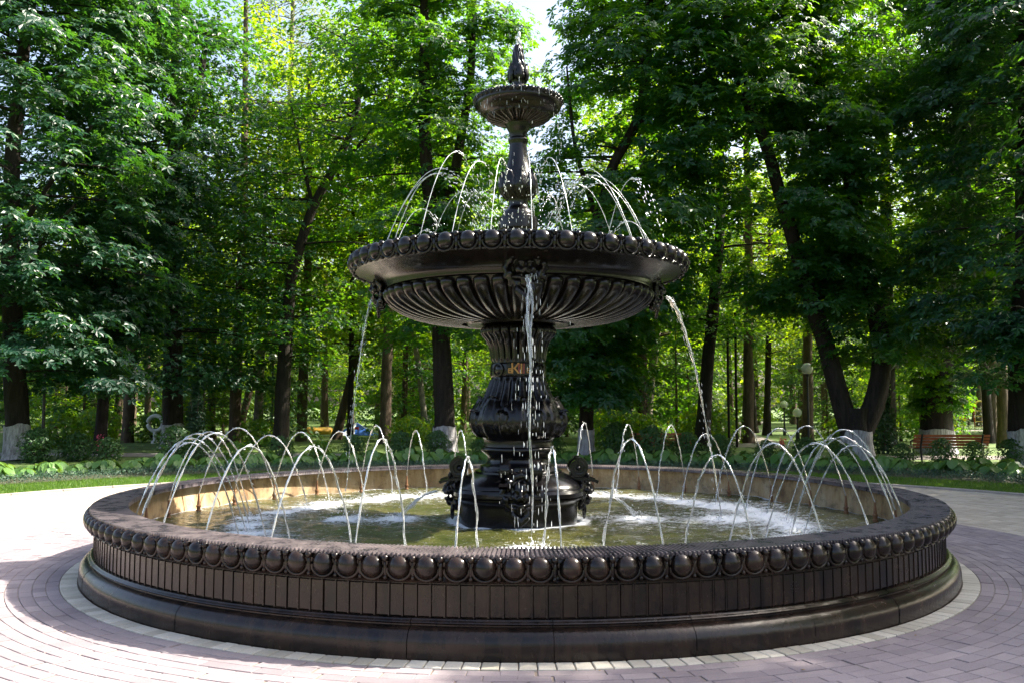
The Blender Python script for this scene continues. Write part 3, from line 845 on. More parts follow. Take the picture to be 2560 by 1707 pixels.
for i in range(NU):
    t0 = R(-85 + 15 * i)
    weak = i in (5, 9, 13, 16, 20)
    r1 = 0.30 + jr.uniform(-0.10, 0.16); ha = 4.20 + jr.uniform(-0.08, 0.10)
    if weak: ha = 3.75 + jr.uniform(-0.15, 0.15); r1 = 0.9
    outw = i == 2
    if outw: r1 = 2.35; ha = 3.78
    n = 54
    t, z = para(3.262, ha, 3.19, n)
    r0 = 1.56
    rr = r0 + (r1 - r0) * t; aa = t0 + R(jr.uniform(-3, 3)) * t
    P = np.stack([rr * np.cos(aa), rr * np.sin(aa), z], -1)
    cut = int(n * (0.50 + jr.uniform(-0.06, 0.06)))
    rad = 0.0036 * (1 + 0.3 * np.sin(t * 90 + i) + 0.2 * np.sin(t * 47 + 2 * i))
    ch = tube(P[:cut], rad[:cut], 6)
    nd = 60
    k = np.clip((cut - 4) + (n - cut + 3) * np.sort(np.array([jr.random() for _ in range(nd)])) ** 0.9, 0, n - 1)
    i0 = np.clip(k.astype(int), 0, n - 2)
    sp = 0.006 + 0.055 * np.clip((k - cut) / (n - cut), 0, 1)
    Q = P[i0] + (P[i0 + 1] - P[i0]) * (k - i0)[:, None] + np.array([[jr.gauss(0, 1), jr.gauss(0, 1), jr.gauss(0, 1)] for _ in range(nd)]) * sp[:, None]
    ch.append(drop_chunks(Q, np.gradient(P, axis=0)[i0], np.array([jr.uniform(.002, .0062) for _ in range(nd)]), np.array([jr.uniform(.006, .024) for _ in range(nd)])))
    base = np.array([r0 * math.cos(t0), r0 * math.sin(t0), 3.262])
    ch = [(c[0] - base, c[1]) for c in ch]
    o = obj('water_jet', ch[:-1], M['drops'], loc=tuple(base))
    tag(obj('droplets', ch[-1:], M['drops'], o), kind='stuff')
    mid = P[0]
    jets_up.append((o, mid[0] / (mid[1] + 10.058), base[1] < 0))
ORD = ['first', 'second', 'third', 'fourth', 'fifth', 'sixth', 'seventh', 'eighth', 'ninth', 'tenth', 'eleventh', 'twelfth', 'thirteenth', 'fourteenth', 'fifteenth', 'sixteenth', 'seventeenth', 'eighteenth', 'nineteenth']
for lst, what, grp in ((jets_lo, 'thick water arc over the pool', 'arcs of water along the pool wall'), (jets_up, 'thin beaded water arc above the large bowl', 'arcs of water on the large bowl')):
    for near in (True, False):
        sel = sorted([j for j in lst if j[2] == near], key=lambda j: j[1])
        for k, j in enumerate(sel):
            tag(j[0], '%s, %s from the left on its %s side' % (what, ORD[k], 'near' if near else 'far'), 'water jet', grp)

# water pouring from the masks of the large bowl
def spout(ang, r0, z0, r1, z1, rad, label, seed, ragged=0.5):
    q = random.Random(seed); n = 40
    t = np.linspace(0, 1, n)
    rr = r0 + (r1 - r0) * t; z = z0 + (z1 - z0) * t ** 1.75
    A = np.stack([rr * math.cos(ang), rr * math.sin(ang), z], -1)
    side = np.array([-math.sin(ang), math.cos(ang), 0])
    ch = []
    for k in range(7):
        off = side * q.uniform(-1, 1) * rad * 1.5
        ph = q.uniform(0, 6)
        a0, a1 = (0, int(n * q.uniform(0.3, 0.6))) if k < 4 else ((int(n * 0.1), int(n * 0.72)), (int(n * 0.35), n), (int(n * 0.62), int(n * 0.93)))[k - 4]
        P = A[a0:a1] + off * (1 - 0.55 * t[a0:a1, None]) + side * (0.012 * np.sin(t[a0:a1] * 20 + ph))[:, None]
        P[:, 2] += q.uniform(-0.01, 0.01)
        rd = rad * q.uniform(0.35, 0.6) * (1 - 0.55 * t[a0:a1]) * (1 + 0.35 * np.sin(t[a0:a1] * 60 + ph))
        ch += tube(P, np.clip(rd, 0.003, 1), 7, squash=t[a0:a1] * 20 + ph)
    nd = 130
    k = np.array([q.random() ** 0.7 for _ in range(nd)]) * (n - 2); i0 = k.astype(int)
    Q = A[i0] + side * np.array([q.gauss(0, 1) for _ in range(nd)])[:, None] * (0.03 + 0.05 * (k / n))[:, None]
    Q[:, :2] += np.array([[q.gauss(0, .02), q.gauss(0, .02)] for _ in range(nd)])
    ch.append(drop_chunks(Q, np.gradient(A, axis=0)[i0], np.array([q.uniform(.001, .0036) for _ in range(nd)]), np.array([q.uniform(.01, .04) for _ in range(nd)])))
    base = A[0].copy()
    ch = [(c[0] - base, c[1]) for c in ch]
    o = obj('water_spout', ch[:-1], M['jet'], loc=tuple(base))
    tag(obj('droplets', ch[-1:], M['drops'], o), kind='stuff')
    tag(o, label, 'water spout', 'water falling from the masks of the large bowl')
    lands.append((A[-1][0], A[-1][1], 1.4))
spout(R(-86.5), 1.70, 2.83, 2.05, ZW, 0.019, 'water falling from the front mask of the large bowl before the column', 1)
spout(R(2), 1.70, 2.83, 2.30, ZW, 0.026, 'water curving down from the right mask of the large bowl', 2)
spout(R(178), 1.66, 2.83, 1.98, ZW, 0.009, 'thin water veil falling from the left mask of the large bowl', 3)
spout(R(92), 1.70, 2.83, 2.1, ZW, 0.03, 'water falling from the rear mask of the large bowl', 4)
for k, (dr, lab) in enumerate(((178, 'short thin spout from the left mask of the pedestal'), (2, 'short thin spout from the right mask of the pedestal'))):
    spout(R(dr), 0.92, 0.63, 1.35, ZW, 0.010, lab, 10 + k)

# pool surface
nr, nt = 110, 460
rr = np.linspace(0.5, 4.118, nr); tt = 2 * PI * np.arange(nt) / nt
RR, TT = np.meshgrid(rr, tt, indexing='ij')
X, Y = RR * np.cos(TT), RR * np.sin(TT)
seeds = []
for k in range(26):
    a = rng.uniform(0, 2 * PI); f = rng.uniform(5, 34)
    seeds.append((f * math.cos(a), f * math.sin(a), rng.uniform(0, 6.3), 0.030 / f))
Z = ZW + ripple(X, Y, seeds, 1.0)
foam = np.zeros_like(X)
for (lx, ly, w) in lands:
    d = np.hypot(X - lx, Y - ly)
    Z += 0.010 * w * np.exp(-(d / 0.28) ** 2) * np.cos(d * 34) + 0.006 * w * np.exp(-(d / 0.10) ** 2)
    foam += 0.20 * w * np.exp(-(d / 0.20) ** 2) + 0.055 * np.exp(-(d / 0.55) ** 2)
drift = ripple(X, Y, [(1.1, 0.6, 0.4, 1), (-0.8, 1.7, 2.0, 1), (1.9, -1.2, 4.0, 0.8), (0.5, 2.6, 1.0, 0.7)]) / 3.5
foam += 0.05 * drift + 0.02 * np.clip(X / 3, -0.6, 1)
foam += 0.22 * np.exp(-((RR - 4.11) / 0.025) ** 2) + 0.24 * np.exp(-((RR - 0.74) / 0.06) ** 2)
foam = np.clip(foam + 0.005, -0.15, 0.26)
tag(obj('water', [(np.stack([X, Y, Z], -1).reshape(-1, 3), grid_faces(nr, nt, wrap_m=True), foam.ravel())], M['pool']), 'olive green pool water with white foam', kind='structure')

# splash at every landing spot, drops falling round the upper tiers
def stuff_drops(name, label, P, D, r, ln):
    o = obj(name, [drop_chunks(P, D, r, ln)], M['drops']); return tag(o, label, kind='stuff')
P, D = [], []
for (lx, ly, w) in lands:
    k = int(34 * w)
    a = rng.uniform(0, 2 * PI, k); q = np.abs(rng.normal(0, 0.10, k)) * w
    h = np.abs(rng.normal(0, 0.05, k)) * w * np.exp(-q * 4)
    P.append(np.stack([lx + q * np.cos(a), ly + q * np.sin(a), ZW + h], -1))
    D.append(np.stack([np.cos(a), np.sin(a), np.full(k, 1.2)], -1))
P, D = np.concatenate(P), np.concatenate(D)
stuff_drops('splash', 'white splash where the jets hit the pool', P, D, rng.uniform(.003, .008, len(P)), rng.uniform(.004, .014, len(P)))
k = 170
a = rng.uniform(0, 2 * PI, k); q = 0.52 + rng.normal(0, 0.02, k) - 0.05 * rng.random(k)
P1 = np.stack([q * np.cos(a), q * np.sin(a), 3.2 + 1.85 * rng.random(k) ** 0.8], -1)
k2 = 60
a2 = R(-87) + rng.normal(0, 0.10, k2); q2 = 1.2 + rng.random(k2) * 0.75
P2 = np.stack([q2 * np.cos(a2), q2 * np.sin(a2), 0.35 + 2.2 * rng.random(k2)], -1)
k3 = 150
P3 = np.stack([rng.normal(0, 0.11, k3), rng.normal(0, 0.11, k3), 5.12 + 0.8 * rng.random(k3) ** 1.6], -1)
k4 = 130   # rivulets on the face of the small bowl
a4 = rng.uniform(0, 2 * PI, k4); z4 = rng.random(k4)
P4 = np.stack([(0.525 - 0.09 * (1 - z4)) * np.cos(a4), (0.525 - 0.09 * (1 - z4)) * np.sin(a4), 4.96 + 0.14 * z4], -1)
P = np.concatenate([P1, P2, P3, P4]); nP = len(P)
stuff_drops('falling_drops', 'drops falling round the small bowl and the column', P, np.tile([[0.02, 0, -1.0]], (nP, 1)), rng.uniform(.0009, .0024, nP), rng.uniform(.010, .050, nP))
# bubbling tip on the finial
tipc = []
for k in range(16):
    tipc.append(ball((random.gauss(0, .014), random.gauss(0, .014), random.uniform(0, .14)), (random.uniform(.008, .02),) * 2 + (random.uniform(.015, .035),), 7, 5))
tag(obj('water_spout', tipc, M['drops'], loc=(0, 0, 5.77)), 'short bubbling spurt of water on top of the finial', 'water spout')

# ------------------------------------------------------------------ foliage builders
def leaf_tpl(kind):
    if kind == 'palm':       # five drooping leaflets
        V, F = [[0, 0, 0]], []
        for a, L in ((-118, 0.62), (-62, 0.88), (0, 1.0), (62, 0.88), (118, 0.62)):
            a = R(a); c, s = math.cos(a), math.sin(a)
            for (l, w, z) in ((0.62, 0.25, 0.0), (1.0, 0.0, -0.16), (0.62, -0.25, 0.0)):
                V.append([l * L * c - w * L * s, l * L * s + w * L * c, z * L])
            k = len(V)
            F.append([0, k - 3, k - 2, k - 1])
        return np.array(V), np.array(F)
    if kind == 'tri':        # three-pointed leaf, two quads
        V = [[0, 0, 0], [0.45, 0.42, 0.02], [0.55, 0.16, 0.03], [1.0, 0, -0.14], [0.55, -0.16, 0.03], [0.45, -0.42, 0.02]]
        return np.array(V), np.array([[0, 1, 2, 3], [0, 3, 4, 5]])
    if kind == 'pair':
        V = [[0, 0, 0], [0.5, 0.26, 0.04], [1.0, 0, -0.12], [0.5, -0.26, 0.04]]
        return np.array(V), np.array([[0, 1, 2, 3]])
    V, F = [], []            # broad ribbed leaf on a 3 x 5 grid
    for i, (l, w) in enumerate(((0.0, 0.04), (0.25, 0.36), (0.5, 0.42), (0.78, 0.27), (1.0, 0.01))):
        for u in (-1, 0, 1): V.append([l, u * w, 0.10 * abs(u) * (0.6 if i else 0.2) - 0.34 * l * l + 0.16 * l])
    return np.array(V), grid_faces(5, 3)

def leaves(P, N, size, tpl, val=None, face=None):
    tv, tf = tpl
    n = len(P)
    N = N / (np.linalg.norm(N, axis=1)[:, None] + 1e-9)
    if face is None: face = rng.normal(size=(n, 3))
    A = face - (face * N).sum(1)[:, None] * N
    A /= np.linalg.norm(A, axis=1)[:, None] + 1e-9
    B = np.cross(N, A)
    V = P[:, None] + size[:, None, None] * (tv[None, :, 0:1] * A[:, None] + tv[None, :, 1:2] * B[:, None] + tv[None, :, 2:3] * N[:, None])
    F = (tf[None] + (np.arange(n) * len(tv))[:, None, None]).reshape(-1, tf.shape[1])
    v = np.repeat(rng.random(n) if val is None else val, len(tv))
    return V.reshape(-1, 3), F, v

PALM, TRI, PAIR, BROAD = leaf_tpl('palm'), leaf_tpl('tri'), leaf_tpl('pair'), leaf_tpl('broad')

def clump_leaves(C, Rr, per, size, tpl, out, flat=0.15, droop=0.26, tilt=0.5):
    """leaf sprays: every clump a drooping plate of leaves."""
    n = len(C)
    idx = np.repeat(np.arange(n), per)
    k = len(idx)
    rho = np.sqrt(rng.random(k)); a = rng.uniform(0, 2 * PI, k)
    rad = Rr[idx] * rho
    off = np.stack([rad * np.cos(a), rad * np.sin(a), -droop * rho ** 2 * Rr[idx] + rng.normal(0, 1, k) * flat * Rr[idx]], -1)
    sh = 0.35 * (off[:, :2] * out[idx, :2]).sum(1)
    off[:, 2] -= np.clip(sh, -0.2, 0.5) * 0.5
    P = C[idx] + off
    radial = np.stack([np.cos(a), np.sin(a), np.zeros(k)], -1)
    N = np.array([0, 0, 1.0]) + tilt * radial * rho[:, None] + out[idx] * 0.45 + rng.normal(0, 0.33, (k, 3))
    val = np.clip(0.5 + rng.normal(0, 0.2, n)[idx] + rng.normal(0, 0.16, k), 0, 1)
    return leaves(P, N, size * rng.uniform(0.7, 1.2, k), tpl, val, radial + np.array([0, 0, -0.1]) + rng.normal(0, 0.6, (k, 3)))

def axis_at(path, z):
    p = np.array(path, float)
    return np.stack([np.interp(z, p[:, 2], p[:, 0]), np.interp(z, p[:, 2], p[:, 1])], -1)

DENS = 1.9
def crown(paths, z0, z1, rad, n, cr=(0.6, 1.05), per=44, size=0.2, tpl=PALM, low=0.55, high=0.45, inner=0.3, avoid=None):
    """clump centres inside an envelope round one or more stems, and twigs to them."""
    C, O, S = [], [], []
    n = int(n * DENS); size = size * 1.15
    tries = 0
    while len(C) < n and tries < n * 30:
        tries += 1
        z = rng.uniform(z0, z1); u = (z - z0) / (z1 - z0)
        env = rad * (low + (1 - low) * min(1, u / 0.35)) * (1 - (1 - high) * max(0, (u - 0.65) / 0.35) ** 1.5)
        pth = paths[rng.integers(len(paths))]
        c = axis_at(pth, np.array([z]))[0]
        a = rng.uniform(0, 2 * PI); q = env * math.sqrt(rng.uniform(inner ** 2, 1)) * (1 + rng.normal(0, 0.07))
        p = np.array([c[0] + q * math.cos(a), c[1] + q * math.sin(a), z - 0.10 * q])
        if avoid is not None and avoid(p): continue
        C.append(p); O.append([math.cos(a) * q / env, math.sin(a) * q / env, 0]); S.append([c[0], c[1], z + 0.06 * q - 0.3])
    C, O, S = np.array(C), np.array(O), np.array(S)
    Rr = rng.uniform(cr[0], cr[1], len(C))
    return clump_leaves(C, Rr, per, size, tpl, O), C, S

def twigs(C, S, base=0.022, frac=1.0):
    ch = []
    for c, s in zip(C, S):
        if rng.random() > frac: continue
        m = (c + s) / 2 + np.array([rng.normal(0, .12), rng.normal(0, .12), 0.22])
        t = np.linspace(0, 1, 5)[:, None]
        P = (1 - t) ** 2 * s + 2 * t * (1 - t) * m + t ** 2 * c
        ch += tube(P, np.linspace(base * (1 + 0.4 * np.linalg.norm(c - s)), 0.008, 5), 4, caps=False)
    return ch

def resample(path, step=0.45):
    p = np.array(path, float)
    d = np.r_[0, np.cumsum(np.linalg.norm(np.diff(p, axis=0), axis=1))]
    n = max(4, int(d[-1] / step))
    s = np.linspace(0, d[-1], n)
    q = np.stack([np.interp(s, d, p[:, k]) for k in range(3)], -1)
    for _ in range(2): q[1:-1] = 0.5 * q[1:-1] + 0.25 * (q[:-2] + q[2:])
    return q, s / d[-1]

def trunk_chunks(path, r0, r1, k=16, flare=0.35, rough=0.06):
    q, s = resample(path)
    rad = r0 + (r1 - r0) * s
    h = q[:, 2] - q[0, 2]
    rad = rad * (1 + flare * np.exp(-h / 0.28))
    ch = tube(q, rad, k)
    V, F = ch[0]
    ang = np.tile(np.arange(k), len(q)); z = np.repeat(np.arange(len(q)), k)
    cen = np.repeat(q, k, axis=0)
    f = 1 + rough * (np.sin(ang * 2.4 + z * 0.35) + 0.8 * np.sin(ang * 5.1 - z * 0.9)) + rng.normal(0, rough * 0.5, len(V))
    V = cen + (V - cen) * f[:, None]
    return [(V, F)]

def whitewash(path, r0, r1, H, flare=0.35):
    q, s = resample(path, 0.1)
    rad = (r0 + (r1 - r0) * s) * (1 + flare * np.exp(-(q[:, 2] - q[0, 2]) / 0.28))
    m = q[:, 2] - q[0, 2] <= H
    q, rad = q[m], rad[m] * 1.10 + 0.012
    k = 22
    V, F = tube(q, rad, k, caps=False)[0]
    V = V.reshape(len(q), k, 3)
    V[-1, :, 2] += 0.03 * np.sin(np.arange(k) * 2 * PI / k * 3 + rng.uniform(0, 6)) + rng.normal(0, 0.012, k)
    V[:, :, :2] += rng.normal(0, 0.006, (len(q), k, 2))
    return [(V.reshape(-1, 3), F)]

def tree(name, label, group, trunk, r0, r1, limbs=(), bark='bark', white=0.0, crowns=(), leaf='leaf', frac=0.2, flare=0.24):
    base = np.array(trunk[0], float)
    root = thing(name, label, 'tree', tuple(base), group=group)
    rel = lambda ch: [(np.asarray(c[0]) - base,) + tuple(c[1:]) for c in ch]
    ch = trunk_chunks(trunk, r0, r1, flare=flare)
    lv = []
    for cr in crowns:
        L, C, S = crown(**cr)
        lv.append(L); ch += twigs(C, S, frac=frac)
    obj('trunk', rel(ch), M[bark], root)
    for (p, a, b) in limbs: obj('limb', rel(trunk_chunks(p, a, b, 12, 0.0, 0.05)), M[bark], root)
    if lv: obj('crown', rel(lv), M[leaf], root, smooth=False)
    if white: obj('whitewash_band', rel(whitewash(trunk, r0, r1, white, flare)), M['limewash'], root)
    return root

G1 = 'chestnut trees standing round the plaza'
# sky gap above the fountain: keep clumps out of this corridor
def gap(p):
    d = p[1] + 10.058
    sx = 1280 + 2213 * (p[0] / d) + 0; sy = 1011 - 2213 * (p[2] - 1.6) / d
    if (1300 < sx < 1390 and sy < 140) or (1775 < sx < 1830 and 300 < sy < 370): return True
    if 1960 < sx < 2080 and 830 < sy < 1100: return True          # the lamp stays clear
    if p[1] > 25: return False
    for (cx, cy, ax, ay) in ((1880, 520, 95, 210), (2235, 560, 75, 240), (830, 560, 60, 160)):
        if ((sx - cx) / ax) ** 2 + ((sy - cy) / ay) ** 2 < 1 and rng.random() < 0.8: return True
    return False

A = [(-14.82, 16.24, 0.0), (-14.99, 16.24, 2.33), (-15.35, 16.33, 5.92), (-15.40, 16.33, 9.65), (-15.1, 16.33, 13.42), (-14.9, 16.3, 16.0)]
tree('chestnut_tree', 'thick chestnut at the left edge with pale drooping sprays and whitewashed foot', G1, A, 0.33, 0.12, white=1.05,
     limbs=[([(-15.2, 16.3, 4.6), (-14.2, 15.8, 6.4), (-12.9, 15.3, 7.4)], 0.10, 0.04), ([(-15.3, 16.3, 6.5), (-13.8, 16.0, 8.6), (-12.4, 15.6, 10.2)], 0.10, 0.03)],
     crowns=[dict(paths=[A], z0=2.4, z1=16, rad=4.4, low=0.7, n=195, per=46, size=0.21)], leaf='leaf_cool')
B = [(-14.12, 19.84, ZL), (-14.0, 19.84, 2.29), (-13.80, 19.84, 4.47), (-13.7, 20.2, 7.32), (-13.6, 20.3, 11)]
tree('chestnut_tree', 'slender dark tree bulging near its foot, second trunk from the left edge', G1, B, 0.20, 0.09, flare=0.6,
     crowns=[dict(paths=[B + [(-13.4, 20.3, 17)]], z0=3.9, z1=16.5, rad=3.0, n=85, per=44, size=0.2)], leaf='leaf_cool')
C_ = [(-13.08, 23.55, ZL), (-13.15, 23.55, 3), (-13.25, 23.55, 6.36), (-13.38, 23.55, 11.05), (-13.36, 23.55, 12.79), (-13.4, 23.5, 18)]
tree('chestnut_tree', 'stout upright chestnut with whitewashed foot before the white ring sculpture', G1, C_, 0.37, 0.12, white=1.0,
     limbs=[([(-13.38, 23.55, 11.3), (-12.57, 23.6, 13.14), (-12.2, 23.8, 16.5)], 0.2, 0.08)],
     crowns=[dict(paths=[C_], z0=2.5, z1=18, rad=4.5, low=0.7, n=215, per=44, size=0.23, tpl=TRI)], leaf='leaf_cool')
D_ = [(-9.1, 23.88, ZL), (-8.98, 23.88, 3.31), (-8.85, 23.88, 6.28), (-8.45, 23.88, 7.81), (-7.97, 23.89, 9.36), (-7.31, 23.89, 10.58), (-6.64, 23.89, 11.96), (-6.23, 23.9, 12.65), (-6.33, 23.9, 14.04), (-6.56, 23.9, 16.11)]
tree('chestnut_tree', 'dark tree whose bent trunk leans to the right across bright foliage', G1, D_, 0.30, 0.08,
     limbs=[([(-7.31, 23.89, 10.58), (-6.5, 23.7, 11.3), (-5.6, 23.6, 12.2), (-4.9, 23.5, 13.8)], 0.09, 0.03), ([(-8.0, 23.9, 9.3), (-8.5, 23.7, 11.5), (-8.9, 23.7, 13.5)], 0.08, 0.03)],
     crowns=[dict(paths=[D_], z0=3.4, z1=18, rad=3.8, n=150, per=40, size=0.21, tpl=TRI)], leaf='leaf')
E_ = [(-2.48, 19.92, ZL), (-2.55, 19.92, 3.11), (-2.88, 19.92, 6.94), (-3.24, 19.92, 10.71), (-3.27, 19.92, 14.83), (-3.3, 19.9, 17)]
E2 = [(-2.84, 19.92, 6.6), (-2.16, 20.23, 9.81), (-1.66, 20.43, 13.08), (-1.56, 20.53, 16.4)]
tree('chestnut_tree', 'forked chestnut with whitewashed foot seen just left of the fountain column', G1, E_, 0.36, 0.12, white=0.95, limbs=[(E2, 0.22, 0.09)],
     crowns=[dict(paths=[E_], z0=3.7, z1=17, rad=3.1, n=92, per=42, size=0.19, avoid=gap), dict(paths=[E2], z0=7.5, z1=16.5, rad=2.2, n=46, per=42, size=0.19, avoid=gap)])
F_ = [(2.03, 16.76, ZL), (2.09, 16.76, 2.95), (2.38, 16.76, 6.0), (2.76, 16.76, 8.74), (3.79, 16.97, 10.44), (4.07, 16.97, 12.74), (4.2, 17, 16.5)]
tree('chestnut_tree', 'leafy chestnut with hanging sprays and whitewashed foot right of the column', G1, F_, 0.22, 0.10, white=1.0,
     limbs=[([(2.5, 16.8, 7.0), (1.7, 16.6, 9.5), (1.5, 16.6, 12.0)], 0.10, 0.03)],
     crowns=[dict(paths=[F_], z0=1.9, z1=16.5, rad=3.4, n=165, per=44, size=0.2, low=0.4, avoid=gap)])
G_ = [(6.6, 21.99, ZL), (6.78, 21.99, 2.48), (7.03, 21.99, 4.66), (7.37, 21.99, 7.6), (7.5, 22, 13)]
tree('chestnut_tree', 'dark straight tree behind the right spout, beside two thin poles', G1, G_, 0.27, 0.10,
     crowns=[dict(paths=[G_], z0=4.0, z1=12.5, rad=2.6, n=48, per=42, size=0.21, avoid=gap, tpl=TRI)])
HB = [(10.02, 16.41, ZL), (10.02, 16.41, 0.5), (10.04, 16.41, 1.0), (10.05, 16.41, 1.5)]
H0 = [(9.88, 16.41, 0.7), (9.67, 16.41, 1.35), (9.23, 16.41, 3.27), (8.74, 16.4, 4.85), (8.02, 16.4, 7.5), (7.54, 16.4, 9.51), (6.77, 16.39, 11.26), (6.43, 16.39, 12.99), (6.2, 16.4, 16)]
H2 = [(10.16, 16.42, 0.7), (10.55, 16.42, 1.5), (10.91, 16.42, 2.69), (10.77, 16.42, 4.12), (10.38, 16.62, 6.46), (10.29, 16.82, 8.26), (9.37, 17.01, 11.48), (9.22, 17.01, 13.51), (9.1, 17, 16)]
tree('chestnut_tree', 'V-shaped twin chestnut with whitewashed foot behind the right of the pool', G1, HB, 0.42, 0.36, white=0.95, flare=0.2, frac=0.0, limbs=[(H0, 0.29, 0.09), (H2, 0.31, 0.09)],
     crowns=[dict(paths=[H0], z0=4.6, z1=16.5, rad=3.2, n=140, per=44, size=0.2, avoid=gap), dict(paths=[H2], z0=3.1, z1=16.5, rad=2.5, n=125, per=44, size=0.2, avoid=gap)])
I_ = [(14.09, 20.04, ZL), (14.17, 20.04, 2.43), (14.67, 20.05, 5.84), (15.18, 20.05, 8.61), (15.33, 20.05, 12.83), (15.4, 20, 17)]
tree('chestnut_tree', 'broad dark trunk overgrown with leaves standing behind the orange bench', G1, I_, 0.50, 0.15, white=0.9,
     crowns=[dict(paths=[I_], z0=1.3, z1=6.0, rad=0.95, n=46, per=40, size=0.13, cr=(0.3, 0.5), low=0.8, inner=0.6), dict(paths=[I_], z0=4.6, z1=17.5, rad=4.1, n=170, per=44, size=0.2, avoid=gap)])
J_ = [(13.9, 14.04, ZL), (13.75, 14.04, 1.0), (13.72, 14.04, 2.2), (13.95, 14.04, 4.99), (14.15, 14.04, 9.45), (14.2, 14, 15)]
tree('chestnut_tree', 'massive dark tree with whitewashed foot at the right edge', G1, J_, 0.48, 0.16, white=1.05,
     crowns=[dict(paths=[J_], z0=2.5, low=0.7, z1=15.5, rad=3.5, n=140, per=46, size=0.21)], leaf='leaf_cool')
K_ = [(15.27, 26.05, ZL), (15.39, 26.05, 6.69), (15.48, 26.05, 11.69), (15.54, 26.05, 19.5)]
K_ = [(x - 0.3, y, z) for x, y, z in K_]
tree('maple_tree', 'tall trunk clad in bright sunlit leaves between the two right chestnuts', 'lighter trees behind the chestnuts', K_, 0.30, 0.12,
     crowns=[dict(paths=[K_], z0=4.0, z1=19, rad=1.7, n=110, per=40, size=0.19, cr=(0.4, 0.7), low=0.8, tpl=TRI)], leaf='leaf_light')

PO = [(-12.1, 35.0, ZL), (-12.0, 35.0, 8), (-11.9, 35, 16), (-11.8, 35, 25)]
tree('poplar_tree', 'tall poplar with pale silvery leaves rising between the stout chestnut and the leaning tree', 'lighter trees behind the chestnuts', PO, 0.28, 0.08, bark='bark_pale',
     crowns=[dict(paths=[PO], z0=8, z1=26, rad=2.6, n=170, per=50, size=0.15, cr=(0.5, 0.9), tpl=TRI)], leaf='leaf_poplar', frac=0.2)

for (x, y, h, rad, lab) in ((-5.6, 27.2, 19.0, 2.9, 'tall bright maple behind the gap between leaning and forked trees'), (5.2, 27.6, 17.5, 2.9, 'tall bright maple behind the leafy chestnut right of the column'), (9.8, 28.0, 19.0, 2.8, 'tall bright maple behind the limbs of the V-shaped chestnut'), (-17.0, 28.5, 19.0, 3.0, 'tall bright maple far left behind the chestnuts'), (21.5, 30.5, 14.0, 2.8, 'tall bright maple far right behind the massive dark tree'), (-9.8, 30.0, 18.0, 2.6, 'tall bright maple behind the bent leaning trunk'), (-12.0, 27.4, 20.5, 3.0, 'tallest bright maple behind the stout upright chestnut'), (13.0, 30.0, 18.5, 2.6, 'tall bright maple behind the leaf clad trunk on the right')):
    p = [(x, y, ZL), (x + 0.2, y, h * 0.5), (x + 0.1, y, h)]
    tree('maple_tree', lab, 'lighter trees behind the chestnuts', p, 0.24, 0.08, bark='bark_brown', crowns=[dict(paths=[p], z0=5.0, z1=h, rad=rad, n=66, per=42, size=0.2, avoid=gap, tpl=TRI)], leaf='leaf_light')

# trees of the park on the right side, outside the picture, whose shade lies over the plaza
for k, (x, y, h, rad) in enumerate(((14.0, -1.5, 13.6, 3.7), (14.6, 3.2, 13.8, 3.7), (15.5, -6.5, 13.0, 4.0), (19.0, 0.0, 17.0, 4.2), (14.8, 8.2, 13.0, 3.4), (20.5, 6.5, 18.0, 4.2))):
    p = [(x, y, ZL), (x + 0.1, y, h * 0.5), (x, y + 0.2, h)]
    tree('chestnut_tree', ('chestnut shading the right half of the plaza, beside the fountain', 'chestnut shading the far right of the plaza', 'chestnut shading the near right of the plaza', 'tall chestnut in the second row to the right', 'chestnut shading the grass strip to the right', 'tall chestnut in the second row behind the right chestnuts')[k], 'trees beyond the right edge of the plaza', p, 0.3, 0.1,
         crowns=[dict(paths=[p], z0=2.6, z1=h, rad=rad, n=int(130 * rad / 3.6 * h / 11), per=30, size=0.27, low=0.75, tpl=TRI)], frac=0.2)

# lighter trees in the park behind: single trunks that can be told apart
MID = [(-14.51, 31.84, 0.21, 0.0, 'bark_brown'), (-11.70, 29.86, 0.22, 0.1, 'bark_pale'), (-13.88, 33.84, 0.2, 2.0, 'bark_brown'), (-8.6, 31.9, 0.21, 1.9, 'bark_brown'),
       (-7.56, 29.89, 0.14, 0.0, 'bark'), (-5.40, 31.9, 0.15, 0.1, 'bark_brown'), (-4.1, 29.9, 0.15, -1.0, 'bark_pale'), (6.0, 32.0, 0.24, 0.9, 'bark_pale'),
       (4.93, 34.0, 0.2, 0.8, 'bark_brown'), (13.78, 42.0, 0.22, -0.3, 'bark'), (13.4, 38.0, 0.2, 0.3, 'bark'), (16.58, 42.1, 0.22, 0.5, 'bark_brown'),
       (20.1, 28.1, 0.2, -0.2, 'bark'), (18.54, 24.07, 0.22, 0.1, 'bark_brown'), (-20.35, 34.8, 0.2, 0.4, 'bark_brown'), (-20.9, 40, 0.2, -0.3, 'bark_brown')]
MLAB = ['brown trunk with a rough sunlit side right of the stout whitewashed chestnut', 'tall trunk with pale grey upper bark, right of the brown trunk', 'leaning brown trunk crossing behind the pale one', 'ribbed trunk leaning right above the blue tent',
        'straight dark slim trunk in front of the blue tent', 'slim straight brown trunk between the tent and the column', 'thin pale trunk bending left beside the forked chestnut', 'pale sunlit trunk leaning right, behind the leafy chestnut',
        'dim trunk low behind the leafy chestnut', 'slim tree on the sunlit lawn beside the far path', 'dark slim tree by the pair of small globe lamps', 'brown tree behind the tall globe lamp',
        'slim dark tree before the playground frame', 'grey brown trunk between the bench and the massive right tree', 'twin-looking slim tree among bright leaves by the left lamp', 'far brown tree behind the slender dark trunk']
crown_protos = []
